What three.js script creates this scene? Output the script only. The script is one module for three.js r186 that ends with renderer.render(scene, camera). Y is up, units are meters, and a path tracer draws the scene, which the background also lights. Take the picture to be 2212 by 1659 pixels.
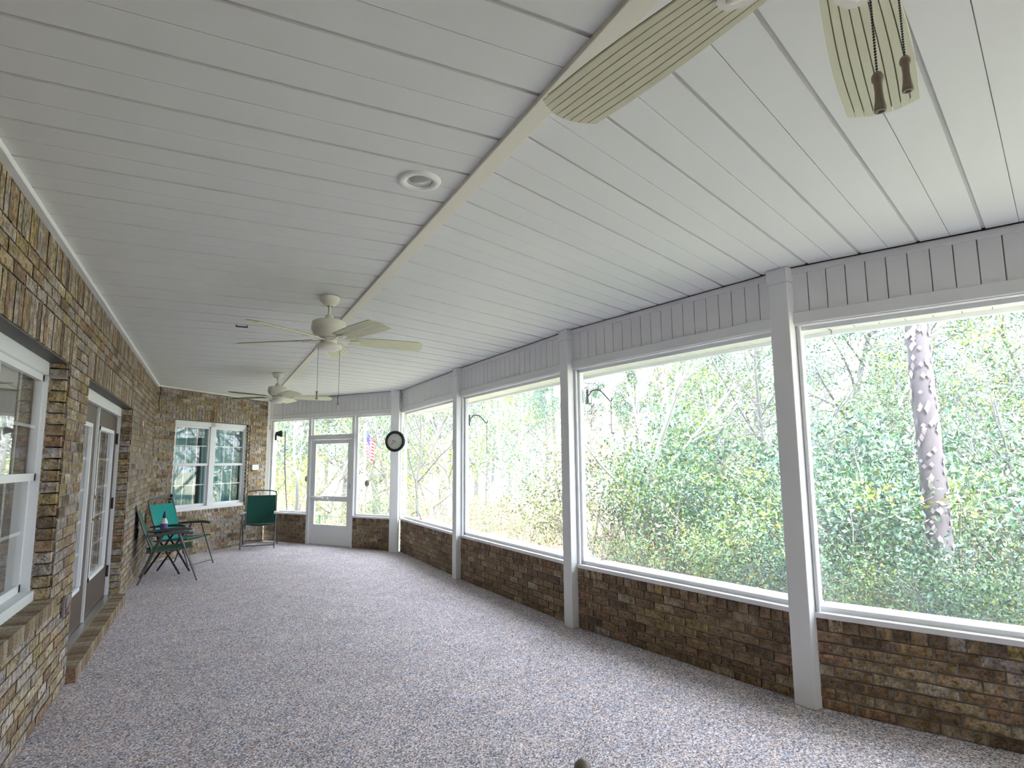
import * as THREE from 'three';
import { mergeGeometries } from 'three/addons/utils/BufferGeometryUtils.js';
import { ImprovedNoise } from 'three/addons/math/ImprovedNoise.js';
import { RoundedBoxGeometry } from 'three/addons/geometries/RoundedBoxGeometry.js';

const R = Math.PI / 180;
const scene = new THREE.Scene();

// ---- camera ----
const camera = new THREE.PerspectiveCamera(2 * Math.atan(829.5 / 1300) / R, 2212 / 1659, 0.05, 400);
camera.position.set(0, 1.491, 0);
camera.rotation.order = 'YXZ';
camera.rotation.set(0.1289, -26.4 * R, -0.0082);
camera.updateMatrixWorld(true);

// ---- bright overcast sky: white, a little brighter towards the zenith ----
{
  const W = 128, H = 64, d = new Float32Array(W * H * 4);
  for (let j = 0; j < H; j++) for (let i = 0; i < W; i++) {
    const e = Math.max(0, ((j + 0.5) / H - 0.5) * 2), k = 4 * (j * W + i), L = 0.86 + 0.24 * e;
    d[k] = L * 0.92; d[k + 1] = L * 0.99; d[k + 2] = L * 1.10; d[k + 3] = 1;
  }
  const t = new THREE.DataTexture(d, W, H, THREE.RGBAFormat, THREE.FloatType);
  t.mapping = THREE.EquirectangularReflectionMapping; t.magFilter = THREE.LinearFilter; t.minFilter = THREE.LinearFilter; t.needsUpdate = true;
  scene.background = t; scene.environment = t;
}
// the sun behind thin cloud, high over the house: the roof keeps it off the porch floor
const sun = new THREE.DirectionalLight(0xffffff, 1.7);
sun.position.set(0, 42, 22); sun.target.position.set(8, 0, -10);
sun.castShadow = true; sun.shadow.radius = 14; sun.shadow.mapSize.set(2048, 2048);
Object.assign(sun.shadow.camera, { left: -60, right: 60, top: 60, bottom: -60, near: 1, far: 160 });
scene.add(sun, sun.target);

const renderer = new THREE.WebGLRenderer({ antialias: true });
renderer.toneMapping = THREE.LinearToneMapping;
renderer.toneMappingExposure = 11.2;
renderer.shadowMap.enabled = true;

// ---- helpers ----
function rngOf(seed) { let a = seed >>> 0; return () => { a = (a + 0x6D2B79F5) | 0; let t = Math.imul(a ^ (a >>> 15), 1 | a); t = (t + Math.imul(t ^ (t >>> 7), 61 | t)) ^ t; return ((t ^ (t >>> 14)) >>> 0) / 4294967296; }; }
const noise = new ImprovedNoise();
const V = (x, y, z) => new THREE.Vector3(x, y, z);
const taken = new Map();
function numbered(n) { const c = taken.get(n) ?? 0; taken.set(n, c + 1); return c ? `${n}_${String(c).padStart(3, '0')}` : n; }
function lit(m) { m.castShadow = true; m.receiveShadow = true; return m; }
function part(parent, name, geo, mat, x = 0, y = 0, z = 0) { const m = lit(new THREE.Mesh(geo, mat)); m.name = name; m.position.set(x, y, z); parent.add(m); return m; }
function thing(name, label, category, x = 0, y = 0, z = 0, turn = 0, group) {
  const g = new THREE.Group(); g.name = numbered(name); g.position.set(x, y, z); g.rotation.y = turn; g.userData = { label, category };
  if (group) g.userData.group = group; scene.add(g); return g;
}
function single(name, label, category, geo, mat, x = 0, y = 0, z = 0, group) {
  const m = lit(new THREE.Mesh(geo, mat)); m.name = numbered(name); m.position.set(x, y, z); m.userData = { label, category }; if (group) m.userData.group = group; scene.add(m); return m;
}
function structure(name, label, category, geo, mat) {
  const m = geo ? lit(new THREE.Mesh(geo, mat)) : new THREE.Group(); m.name = numbered(name); m.userData = { kind: 'structure', label, category }; scene.add(m); return m;
}
function copyOf(src, name, label, group) { const c = src.clone(); c.name = numbered(name); c.userData = { ...src.userData }; if (label) c.userData.label = label; if (group) c.userData.group = group; scene.add(c); return c; }
// box from corner to corner
function bx(x0, x1, y0, y1, z0, z1) { const g = new THREE.BoxGeometry(Math.abs(x1 - x0), Math.abs(y1 - y0), Math.abs(z1 - z0)); g.translate((x0 + x1) / 2, (y0 + y1) / 2, (z0 + z1) / 2); return g; }
function rbx(x0, x1, y0, y1, z0, z1, r = 0.004) { const g = new RoundedBoxGeometry(Math.abs(x1 - x0), Math.abs(y1 - y0), Math.abs(z1 - z0), 2, r); g.translate((x0 + x1) / 2, (y0 + y1) / 2, (z0 + z1) / 2); return g; }
function merged(list) { return mergeGeometries(list.map((g) => (g.index ? g.toNonIndexed() : g)), false); }
function tube(points, r, sides = 6, closed = false, seg) {
  const c = points.length === 2 ? new THREE.LineCurve3(points[0], points[1]) : new THREE.CatmullRomCurve3(points, closed, 'catmullrom', 0.4);
  return new THREE.TubeGeometry(c, seg ?? (points.length === 2 ? 1 : points.length * 4), r, sides, closed);
}
function rod(a, b, r, sides = 6) { // capped straight bar
  const d = V().subVectors(b, a), g = new THREE.CylinderGeometry(r, r, d.length(), sides); g.applyQuaternion(new THREE.Quaternion().setFromUnitVectors(V(0, 1, 0), d.clone().normalize())); g.translate((a.x + b.x) / 2, (a.y + b.y) / 2, (a.z + b.z) / 2); return g;
}
function lathe(pts, n = 32) { return new THREE.LatheGeometry(pts.map(([r, y]) => new THREE.Vector2(r, y)), n); }
function flat(poly, y0, y1) { // plan polygon [x, z] -> slab between y0 and y1
  const s = new THREE.Shape(poly.map(([x, z]) => new THREE.Vector2(x, -z))), g = new THREE.ExtrudeGeometry(s, { depth: y1 - y0, bevelEnabled: false }); g.rotateX(-Math.PI / 2); g.translate(0, y0, 0); return g;
}
function clipHalf(poly, nx, nz, c) { // keep nx*x + nz*z <= c
  const out = [];
  for (let i = 0; i < poly.length; i++) { const a = poly[i], b = poly[(i + 1) % poly.length], da = nx * a[0] + nz * a[1] - c, db = nx * b[0] + nz * b[1] - c;
    if (da <= 0) out.push(a); if ((da < 0 && db > 0) || (da > 0 && db < 0)) { const t = da / (da - db); out.push([a[0] + t * (b[0] - a[0]), a[1] + t * (b[1] - a[1])]); } }
  return out;
}
function canvasTex(w, h, draw, srgb = true) { const c = document.createElement('canvas'); c.width = w; c.height = h; draw(c.getContext('2d'), w, h); const t = new THREE.CanvasTexture(c); if (srgb) t.colorSpace = THREE.SRGBColorSpace; t.wrapS = t.wrapT = THREE.RepeatWrapping; return t; }
function dataTex(w, h, f, srgb = true) { // f(i, j) -> [r, g, b] 0..1
  const d = new Uint8Array(w * h * 4); for (let j = 0; j < h; j++) for (let i = 0; i < w; i++) { const c = f(i, j), k = 4 * (j * w + i); for (let q = 0; q < 3; q++) d[k + q] = Math.max(0, Math.min(255, c[q] * 255)); d[k + 3] = 255; }
  const t = new THREE.DataTexture(d, w, h); t.wrapS = t.wrapT = THREE.RepeatWrapping; t.magFilter = THREE.LinearFilter; t.minFilter = THREE.LinearMipmapLinearFilter; t.generateMipmaps = true; if (srgb) t.colorSpace = THREE.SRGBColorSpace; t.needsUpdate = true; return t;
}
function periodic(n, seed) { const r = rngOf(seed), a = new Float32Array(n * n).map(() => r()); return (u, v) => { const x = ((u % 1) + 1) % 1 * n, y = ((v % 1) + 1) % 1 * n, i = Math.floor(x), j = Math.floor(y), fx = x - i, fy = y - j, s = fx * fx * (3 - 2 * fx), t = fy * fy * (3 - 2 * fy), g = (p, q) => a[(q % n) * n + (p % n)]; return (g(i, j) * (1 - s) + g(i + 1, j) * s) * (1 - t) + (g(i, j + 1) * (1 - s) + g(i + 1, j + 1) * s) * t; }; }
const std = (o) => new THREE.MeshStandardMaterial(o);
const lin = (r, g, b) => new THREE.Color().setRGB(r, g, b);

// ---- materials ----
const M = {
  white: std({ color: lin(0.86, 0.87, 0.89), roughness: 0.5 }),
  headerBoard: std({ color: lin(0.86, 0.86, 0.88), roughness: 0.55 }),
  vinyl: std({ color: lin(0.76, 0.775, 0.775), roughness: 0.55 }),
  soffit: std({ color: lin(0.82, 0.80, 0.68), roughness: 0.6 }),
  sash: std({ color: lin(0.80, 0.82, 0.84), roughness: 0.4 }),
  grille: std({ color: lin(0.74, 0.78, 0.78), roughness: 0.5 }),
  dark: std({ color: lin(0.02, 0.02, 0.022), roughness: 0.6 }),
  gap: std({ color: lin(0.55, 0.55, 0.55), roughness: 0.9 }),
  mortar: std({ color: lin(0.30, 0.28, 0.255), roughness: 0.95 }),
  brownDoor: std({ color: lin(0.085, 0.055, 0.042), roughness: 0.45 }),
  brass: std({ color: lin(0.62, 0.48, 0.28), roughness: 0.3, metalness: 1 }),
  steel: std({ color: lin(0.65, 0.65, 0.65), roughness: 0.3, metalness: 1 }),
  frame: std({ color: lin(0.13, 0.13, 0.12), roughness: 0.4, metalness: 0.3 }),
  armrest: std({ color: lin(0.075, 0.08, 0.085), roughness: 0.5 }),
  fanWhite: std({ color: lin(0.86, 0.845, 0.77), roughness: 0.4 }),
  blade: std({ color: lin(0.82, 0.82, 0.60), roughness: 0.45 }),
  bladeGroove: std({ color: lin(0.26, 0.25, 0.16), roughness: 0.7 }),
  glass: new THREE.MeshPhysicalMaterial({ color: 0xffffff, transmission: 1, thickness: 0, roughness: 0.02, ior: 1.52 }),
  screen: std({ color: lin(0.66, 0.70, 0.74), roughness: 0.9, transparent: true, opacity: 0.15, side: THREE.DoubleSide }),
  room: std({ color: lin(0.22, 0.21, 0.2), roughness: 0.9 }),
  plastic: std({ color: lin(0.85, 0.85, 0.84), roughness: 0.4 }),
};
// ---- plan of the porch (x, z): walls go round clockwise, inside on the +z side of each wall's own axes ----
const H = 2.75, BEAM = 2.37, SILL = 0.54, BACK = 2.8, LW = -0.83;
const Lc = [LW, -10.98], Rc = [0.966, -12.96];
const P = [[2.865, -10.17], [2.88, -7.47], [2.98, -4.82], [3.31, -2.62]];
P.push([P[3][0] + 2.6 * Math.sin(24 * R), P[3][1] + 2.6 * Math.cos(24 * R)]);
const P5 = [P[4][0] + 0.35, BACK];
const G0 = 0.05; // ceiling runs on over the header
const PO = P.map(([x, z], i) => [x + G0, z - (i === 0 ? 0.03 : 0)]), P5O = [P5[0] + G0, BACK + G0];
const outline = [[LW, BACK], Lc, Rc, ...P, P5];
function frameOf(a, b) { const dx = b[0] - a[0], dz = b[1] - a[1], n = Math.hypot(dx, dz); return { len: n, turn: Math.atan2(-dz, dx), at: (u, w = 0) => [a[0] + dx / n * u - dz / n * w, a[1] + dz / n * u + dx / n * w] }; }
function setFrame(o, a, b) { const f = frameOf(a, b); o.position.set(a[0], 0, a[1]); o.rotation.y = f.turn; return f; }

// ---- carpet floor ----
{
  const N = 2048, r = rngOf(5), c1 = periodic(900, 11), c2 = periodic(700, 12), c3 = periodic(90, 13), c4 = periodic(24, 14), c5 = periodic(460, 15);
  const map = dataTex(N, N, (i, j) => {
    const u = i / N, v = j / N, a = c1(u, v), b = c2(u, v), k = c3(u, v) - 0.5, l = c4(u, v) - 0.5, s = c5(u, v) - 0.5;
    let t = 0.73 + (a - 0.5) * 0.78 + s * 0.18 + (r() - 0.5) * 0.12 + k * 0.05 + l * 0.05;
    const red = (b - 0.5) * 0.12 + k * 0.05;
    return [t * 1.0 + red * 0.7, t * 0.955 - red * 0.1, t * 0.99 - red * 0.8];
  });
  const bump = dataTex(1024, 1024, (i, j) => { const t = c1(i / 1024, j / 1024); return [t, t, t]; }, false);
  map.repeat.set(1 / 4.6, 1 / 4.6); bump.repeat.set(1 / 4.6, 1 / 4.6);
  const carpet = std({ map, bumpMap: bump, bumpScale: 0.006, roughness: 1 });
  structure('floor', 'speckled grey and brown carpet covering the whole porch floor', 'carpet', flat([[LW - 0.02, BACK + 0.1], [LW - 0.02, Lc[1] - 0.05], [Rc[0], Rc[1] - 0.1], [P[0][0] + 0.16, P[0][1] - 0.05], [P[1][0] + 0.16, P[1][1]], [P[2][0] + 0.16, P[2][1]], [P[3][0] + 0.16, P[3][1] - 0.05], [P[4][0] + 0.16, P[4][1] - 0.05], [P5[0] + 0.16, BACK + 0.1]], -0.12, 0), carpet);
}

// ---- ceiling: two fields of white boards that meet under a flat batten ----
{
  const ceil = structure('ceiling', 'white beadboard ceiling in two fields meeting at a long batten', 'ceiling', flat([[LW, BACK + G0], Lc, Rc, ...PO, P5O], H + 0.007, H + 0.05), M.gap);
  const left = [[LW, BACK], Lc, Rc, [1.0, -12.91], [1.0, BACK]], right = [[1.0, BACK], [1.0, -12.93], ...PO, P5O];
  const lay = (region, ax, az, step) => { // boards run along (ax, az)
    const nx = -az, nz = ax; let lo = 1e9, hi = -1e9; for (const [x, z] of region) { const q = nx * x + nz * z; lo = Math.min(lo, q); hi = Math.max(hi, q); }
    let k = 0; for (let q = lo; q < hi; q += step, k++) {
      const g0 = k % 2 ? 0.0015 : 0.009, g1 = k % 2 ? 0.009 : 0.0015;
      let s = clipHalf(region, -nx, -nz, -(q + g0)); s = clipHalf(s, nx, nz, q + step - g1);
      if (s.length > 2) part(ceil, 'plank', flat(s, H, H + 0.012), M.vinyl);
    }
  };
  lay(left, 1, 0, 0.161);
  const a = 69 * R; lay(right, Math.sin(a), -Math.cos(a), 0.151);
  structure('trim_1', 'long cream batten covering the joint down the middle of the ceiling', 'batten', rbx(0.955, 1.035, H - 0.016, H + 0.004, -12.85, BACK, 0.004), std({ color: lin(0.80, 0.78, 0.68), roughness: 0.5 }));
  // white edge mouldings along the brick walls
  const t2 = structure('trim_2', 'thin white moulding between ceiling and the long brick wall', 'moulding', bx(0, BACK - Lc[1], H - 0.03, H, 0, 0.035), M.white); setFrame(t2, [LW, BACK], Lc);
  const t3 = structure('trim_3', 'thin white moulding between ceiling and the brick wall with the curtained window', 'moulding', bx(0, frameOf(Lc, Rc).len, H - 0.02, H, 0, 0.02), M.white); setFrame(t3, Lc, Rc);
}

// ---- bricks ----
const brickTex = [0, 1].map((q) => { const a = periodic(16, 31 + q), b = periodic(48, 33 + q), c = periodic(120, 35 + q), r = rngOf(37 + q); return dataTex(512, 512, (i, j) => { const u = i / 512, v = j / 512; let t = 0.80 + (a(u, v) - 0.5) * 0.34 + (b(u, v) - 0.5) * 0.24 + (c(u, v) - 0.5) * 0.12 + (r() - 0.5) * 0.08; const blot = b(u + 0.3, v + 0.2) + 0.5 * a(v, u); if (blot > 1.06) t -= 0.18; if (c(v, u) > 0.94) t += 0.14; const w = (a(v + 0.4, u) - 0.5) * 0.14; return [t + w * 0.5, t - 0.02, t - 0.06 - w]; }); });
const tones = [[0.47, 0.38, 0.27], [0.40, 0.30, 0.20], [0.52, 0.45, 0.34], [0.30, 0.215, 0.15], [0.22, 0.165, 0.125], [0.43, 0.29, 0.21], [0.47, 0.385, 0.20], [0.60, 0.54, 0.44], [0.53, 0.475, 0.455], [0.45, 0.40, 0.385]];
const HOUSE = [0.17, 0.29, 0.38, 0.46, 0.48, 0.53, 0.56, 0.60, 0.83, 1.0], KNEE = [0.16, 0.46, 0.50, 0.76, 0.88, 0.97, 0.985, 0.99, 0.992, 1.0], toneOdds = HOUSE;
const brickBump = dataTex(256, 256, ((a, b) => (i, j) => { const t = 0.5 * a(i / 256, j / 256) + 0.5 * b(i / 256, j / 256); return [t, t, t]; })(periodic(24, 41), periodic(90, 42)), false);
const brickMats = tones.map(([r, g, b], i) => std({ color: lin(r * 1.15, g * 1.15, b * 1.15), map: brickTex[i % 2], bumpMap: brickBump, bumpScale: 0.004, roughness: 0.92 }));
const fieldMat = std({ vertexColors: true, map: brickTex[0], bumpMap: brickBump, bumpScale: 0.004, roughness: 0.92 });
const geoCache = new Map();
function brickGeo(w, h, v) {
  const key = `${w.toFixed(3)}|${h.toFixed(3)}|${v}`; if (geoCache.has(key)) return geoCache.get(key);
  const d = 0.05, g = new THREE.BoxGeometry(w, h, d); g.translate(w / 2, h / 2, -d / 2);
  const uv = g.attributes.uv, ps = g.attributes.position, n = g.attributes.normal, o = [v * 0.37 % 1, v * 0.61 % 1];
  for (let i = 0; i < uv.count; i++) { const X = ps.getX(i), Y = ps.getY(i), Z = ps.getZ(i); uv.setXY(i, (Math.abs(n.getX(i)) > 0.5 ? Z : X) * 2.4 + o[0], (Math.abs(n.getY(i)) > 0.5 ? Z : Y) * 2.4 + o[1]); }
  // a slightly worn arris on the face side
  for (let i = 0; i < ps.count; i++) if (ps.getZ(i) > -0.001 && Math.abs(n.getZ(i)) < 0.5) ps.setZ(i, -0.003);
  geoCache.set(key, g); return g;
}
const toCam = new THREE.Matrix4().multiplyMatrices(camera.projectionMatrix, camera.matrixWorldInverse);
// lays bricks on a wall group in its own axes: x along, y up, face at z = 0
const CO = 0.0686;
function layBricks(wall, len, y1, holes, seed, extra = [], limit = 290, course = CO, y0 = 0, odds = HOUSE) {
  const r = rngOf(seed), list = [...extra], bl = 0.203, jo = 0.0095;
  const blocked = [...holes, ...extra.map((e) => ({ u0: e.u - jo / 2, u1: e.u + e.w + jo / 2, y0: e.y - jo / 2, y1: e.y + e.h + jo / 2 }))];
  let row = 0; for (let y = y0; y < y1 - 0.02; y += course, row++) {
    const h = Math.min(course - jo, y1 - y), yb = y + 0.003, yt = y + h - 0.003;
    let free = [[0, len]];
    for (const o of blocked) if (o.y0 < yt && o.y1 > yb + 0.004) { const nf = []; for (const [a, b] of free) { if (o.u1 <= a || o.u0 >= b) nf.push([a, b]); else { if (o.u0 > a) nf.push([a, o.u0]); if (o.u1 < b) nf.push([o.u1, b]); } } free = nf; }
    for (const [a, b] of free) {
      let u = Math.floor(a / bl) * bl - (row % 2 ? bl / 2 : 0); 
      for (; u < b; u += bl) { const s = Math.max(a, u + (u < a ? 0 : jo / 2)), e = Math.min(b, u + bl - jo / 2); if (e - s > 0.028) list.push({ u: s, y: y + jo / 2, w: e - s, h }); }
    }
  }
  wall.updateMatrixWorld(true);
  const fr = new THREE.Vector3();
  for (const q of list) {
    fr.set(q.u + q.w / 2, q.y + q.h / 2, 0).applyMatrix4(wall.matrixWorld); const d = fr.distanceTo(camera.position); fr.applyMatrix4(toCam);
    q.size = (Math.abs(fr.x) < 1.02 && Math.abs(fr.y) < 1.02 && fr.z < 1 ? 100 : 0) + 1 / d;
    const t = r(); q.tone = q.tone ?? odds.findIndex((o) => t < o); q.v = Math.floor(r() * 5); q.push = (r() - 0.5) * 0.004;
  }
  list.sort((a, b) => b.size - a.size);
  list.slice(0, limit).forEach((q) => { part(wall, 'brick', brickGeo(Math.round(q.w * 250) / 250, Math.round(q.h * 500) / 500, q.v), brickMats[q.tone], q.u, q.y, q.push); });
  const rest = list.slice(limit); if (!rest.length) return;
  const gs = rest.map((q) => { const g = brickGeo(Math.round(q.w * 250) / 250, Math.round(q.h * 500) / 500, q.v).clone().toNonIndexed(); g.translate(q.u, q.y, q.push); const n = g.attributes.position.count, c = new Float32Array(n * 3), t = tones[q.tone]; for (let i = 0; i < n; i++) c.set([t[0] * 1.15, t[1] * 1.15, t[2] * 1.15], i * 3); g.setAttribute('color', new THREE.BufferAttribute(c, 3)); return g; });
  const m = part(wall, 'brick_field', mergeGeometries(gs, false), fieldMat); m.userData.kind = 'stuff';
}
function wallSlab(len, y1, holes, back = 0.2, face = -0.009) {
  const s = new THREE.Shape([new THREE.Vector2(0, 0), new THREE.Vector2(len, 0), new THREE.Vector2(len, y1), new THREE.Vector2(0, y1)]);
  for (const o of holes) s.holes.push(new THREE.Path([new THREE.Vector2(o.u0, Math.max(o.y0, 0.001)), new THREE.Vector2(o.u0, o.y1), new THREE.Vector2(o.u1, o.y1), new THREE.Vector2(o.u1, Math.max(o.y0, 0.001))]));
  const g = new THREE.ExtrudeGeometry(s, { depth: back + face, bevelEnabled: false }); g.translate(0, 0, -back); return g;
}
function soldiers(u0, u1, y, w = 0.0677, h = 0.194, tone) { const out = [], n = Math.round((u1 - u0) / w), p = (u1 - u0) / n; for (let i = 0; i < n; i++) out.push({ u: u0 + i * p + 0.0045, y, w: p - 0.009, h, tone }); return out; }
// reveal bricks on the side of an opening: small quoin blocks turned into the recess
function reveal(wall, u, side, y0, y1, depth, seed) {
  const r = rngOf(seed); for (let y = y0, k = 0; y < y1 - 0.03; y += 0.0695, k++) { const h = Math.min(0.06, y1 - y); const g = brickGeo(Math.round(depth * 250) / 250, Math.round(h * 500) / 500, k % 5); const t = r(), m = part(wall, 'brick', g, brickMats[toneOdds.findIndex((o) => t < o)], u, y + 0.005, side > 0 ? -0.01 : -0.01 - depth); m.rotation.y = side > 0 ? Math.PI / 2 : -Math.PI / 2; }
}

// ---- long brick wall of the house ----
const WIN1 = { u0: BACK + 1.95, u1: BACK + 4.62, y0: 0.70, y1: 31 * CO }, DOOR = { u0: BACK + 5.28, u1: BACK + 8.02, y0: 0, y1: 31 * CO };
{
  const len = BACK - Lc[1], holes = [WIN1, DOOR];
  const w = structure('wall_left', 'long brown brick house wall with window and double door', 'brick wall', wallSlab(len, H, holes), M.mortar);
  setFrame(w, [LW, BACK], Lc);
  const top = soldiers(0, len, 37 * CO + 0.005, 0.0677, 0.2);
  const lint = [...soldiers(WIN1.u0 - 0.14, WIN1.u1 + 0.14, WIN1.y1 + 0.005), ...soldiers(DOOR.u0 - 0.1, DOOR.u1 + 0.1, DOOR.y1 + 0.005)];
  const sill = [];
  const step = soldiers(DOOR.u0, DOOR.u1, 0.0, 0.075, 0.085);
  layBricks(w, len, 37 * CO, [{ ...WIN1, y0: 9 * CO }, DOOR], 101, [...top, ...lint, ...sill], 292);
  // rowlock sills, laid sloping out of the wall
  for (const q of soldiers(WIN1.u0, WIN1.u1, 0, 0.07)) part(w, 'sill_brick', rbx(0, 0.061, 9 * CO - 0.002, WIN1.y0 + 0.002, -0.1, 0.034, 0.005), brickMats[[0, 2, 1, 7, 3][Math.floor(q.u * 17) % 5]], q.u, 0, 0);
  for (const q of step) { const b = part(w, 'step_brick', rbx(0, 0.066, 0.002, 0.1, -0.11, 0.06, 0.004), brickMats[[0, 2, 3, 7, 1, 5][Math.floor(q.u * 23) % 6]], q.u, 0, 0); }
  reveal(w, WIN1.u1, 1, WIN1.y0, WIN1.y1, 0.1, 7); reveal(w, DOOR.u1, 1, 0.1, DOOR.y1, 0.1, 8);
}
// ---- slanting brick wall with the curtained window ----
const WIN2 = { u0: 0.405, u1: 2.19, y0: 0.722, y1: 2.235 };
{
  const len = frameOf(Lc, Rc).len;
  const w = structure('wall_far', 'brown brick wall around the teal curtained window', 'brick wall', wallSlab(len, H, [WIN2]), M.mortar); setFrame(w, Lc, Rc);
  layBricks(w, len, H, [WIN2], 102, [...soldiers(WIN2.u0 - 0.07, WIN2.u1 + 0.07, WIN2.y1 + 0.005), ...soldiers(WIN2.u0 - 0.03, WIN2.u1 + 0.03, -0.0288 + 10 * CO + 0.005, 0.07, CO - 0.0095)], 292, CO, -0.0288);
  reveal(w, WIN2.u1, 1, WIN2.y0, WIN2.y1, 0.06, 9);
}

// ---- windows of the house: twin double-hung units, three by two lights in each sash ----
function houseWindow(name, label, a, b, o, recess) {
  const g = structure(name, label, 'window'); setFrame(g, a, b);
  const { u0, u1, y0, y1 } = o, mid = (u0 + u1) / 2, z = -recess, F = 0.065, ym = (y0 + y1) / 2 - 0.01;
  part(g, 'window_frame', merged([bx(u0, u0 + F, y0, y1, z - 0.09, z), bx(u1 - F, u1, y0, y1, z - 0.09, z), bx(u0, u1, y1 - 0.085, y1, z - 0.09, z), bx(u0, u1, y0, y0 + 0.06, z - 0.09, z + 0.02), bx(mid - 0.06, mid + 0.06, y0, y1, z - 0.09, z)]), M.sash);
  for (const [s0, s1] of [[u0 + F, mid - 0.06], [mid + 0.06, u1 - F]]) for (const up of [0, 1]) {
    const b0 = up ? ym : y0 + 0.06, b1 = up ? y1 - 0.085 : ym + 0.04, zz = up ? z - 0.02 : z - 0.045, t = 0.032;
    const sash = part(g, up ? 'upper_sash' : 'lower_sash', merged([bx(s0, s0 + t, b0, b1, zz - 0.03, zz), bx(s1 - t, s1, b0, b1, zz - 0.03, zz), bx(s0, s1, b0, b0 + t + 0.012, zz - 0.03, zz), bx(s0, s1, b1 - t - 0.006, b1, zz - 0.03, zz)]), M.sash);
    const gx0 = s0 + t, gx1 = s1 - t, gy0 = b0 + t, gy1 = b1 - t;
    part(sash, 'pane', bx(gx0, gx1, gy0, gy1, zz - 0.014, zz - 0.0135), M.glass);
    for (let k = 1; k < 3; k++) { const x = gx0 + (gx1 - gx0) * k / 3; part(sash, 'muntin', bx(x - 0.009, x + 0.009, gy0, gy1, zz - 0.022, zz - 0.016), M.grille); }
    const y = (gy0 + gy1) / 2; part(sash, 'muntin', bx(gx0, gx1, y - 0.009, y + 0.009, zz - 0.0225, zz - 0.0165), M.grille);
  }
  return g;
}
houseWindow('window_1', 'large white double-hung window in the long brick wall beside the brown doors', [LW, BACK], Lc, WIN1, 0.095);
houseWindow('window_2', 'white twin window with teal curtains in the slanting brick wall', Lc, Rc, WIN2, 0.05);

// steel angle under the soldier course over each opening
for (const [a, b, o, n] of [[[LW, BACK], Lc, WIN1, 'window beside the doors'], [[LW, BACK], Lc, DOOR, 'brown double doors'], [Lc, Rc, WIN2, 'curtained window']]) {
  const t = structure('trim_4', `dark steel lintel edge over the ${n}`, 'lintel', bx(o.u0, o.u1, o.y1 - 0.006, o.y1, -0.1, -0.006), std({ color: lin(0.035, 0.03, 0.035), roughness: 0.5 })); setFrame(t, a, b);
}

// ---- rooms behind the glass ----
{
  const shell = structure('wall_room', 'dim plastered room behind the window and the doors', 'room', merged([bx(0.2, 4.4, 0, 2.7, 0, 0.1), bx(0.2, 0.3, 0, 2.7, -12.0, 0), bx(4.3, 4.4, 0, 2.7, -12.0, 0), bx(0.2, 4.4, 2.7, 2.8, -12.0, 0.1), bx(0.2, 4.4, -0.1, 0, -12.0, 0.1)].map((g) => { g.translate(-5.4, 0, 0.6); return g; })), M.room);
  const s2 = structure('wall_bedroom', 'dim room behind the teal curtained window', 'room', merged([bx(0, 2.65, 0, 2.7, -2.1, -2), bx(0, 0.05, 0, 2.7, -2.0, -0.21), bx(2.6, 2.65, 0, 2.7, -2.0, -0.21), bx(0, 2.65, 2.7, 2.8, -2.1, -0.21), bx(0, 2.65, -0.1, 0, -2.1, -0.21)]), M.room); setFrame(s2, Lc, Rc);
}
function curtainGeo(u0, u1, y0, y1, z, waves, amp) {
  const n = Math.round(waves * 10), p = [], ix = []; for (let i = 0; i <= n; i++) { const t = i / n, x = u0 + (u1 - u0) * t, d = amp * Math.sin(t * waves * 6.283) + amp * 0.4 * Math.sin(t * waves * 14.1 + 1); p.push(x, y0, z + d * 1.2, x, y1, z + d * 0.8); if (i < n) { const k = i * 2; ix.push(k, k + 2, k + 1, k + 1, k + 2, k + 3); } }
  const g = new THREE.BufferGeometry(); g.setAttribute('position', new THREE.Float32BufferAttribute(p, 3)); g.setIndex(ix); g.computeVertexNormals(); return g;
}
{
  const cm = std({ color: lin(0.26, 0.52, 0.53), roughness: 0.95, side: THREE.DoubleSide });
  for (const [u0, u1, lab] of [[WIN2.u0 - 0.05, WIN2.u0 + 0.80, 'pleated teal curtain hanging behind the half of the twin window by the teal chair'], [WIN2.u1 - 0.90, WIN2.u1 + 0.06, 'pleated teal curtain hanging behind the half of the twin window by the thermometer']]) { const c = single('curtain', lab, 'curtain', curtainGeo(u0, u1, 0.3, 2.45, -0.30, 9, 0.028), cm); setFrame(c, Lc, Rc); }
  const c = single('curtain', 'grey curtain drawn aside behind the window next to the brown doors', 'curtain', curtainGeo(WIN1.u1 - 0.42, WIN1.u1 + 0.1, 0.2, 2.4, -0.36, 5, 0.03), std({ color: lin(0.34, 0.38, 0.36), roughness: 0.95, side: THREE.DoubleSide })); setFrame(c, [LW, BACK], Lc);
}

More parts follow.
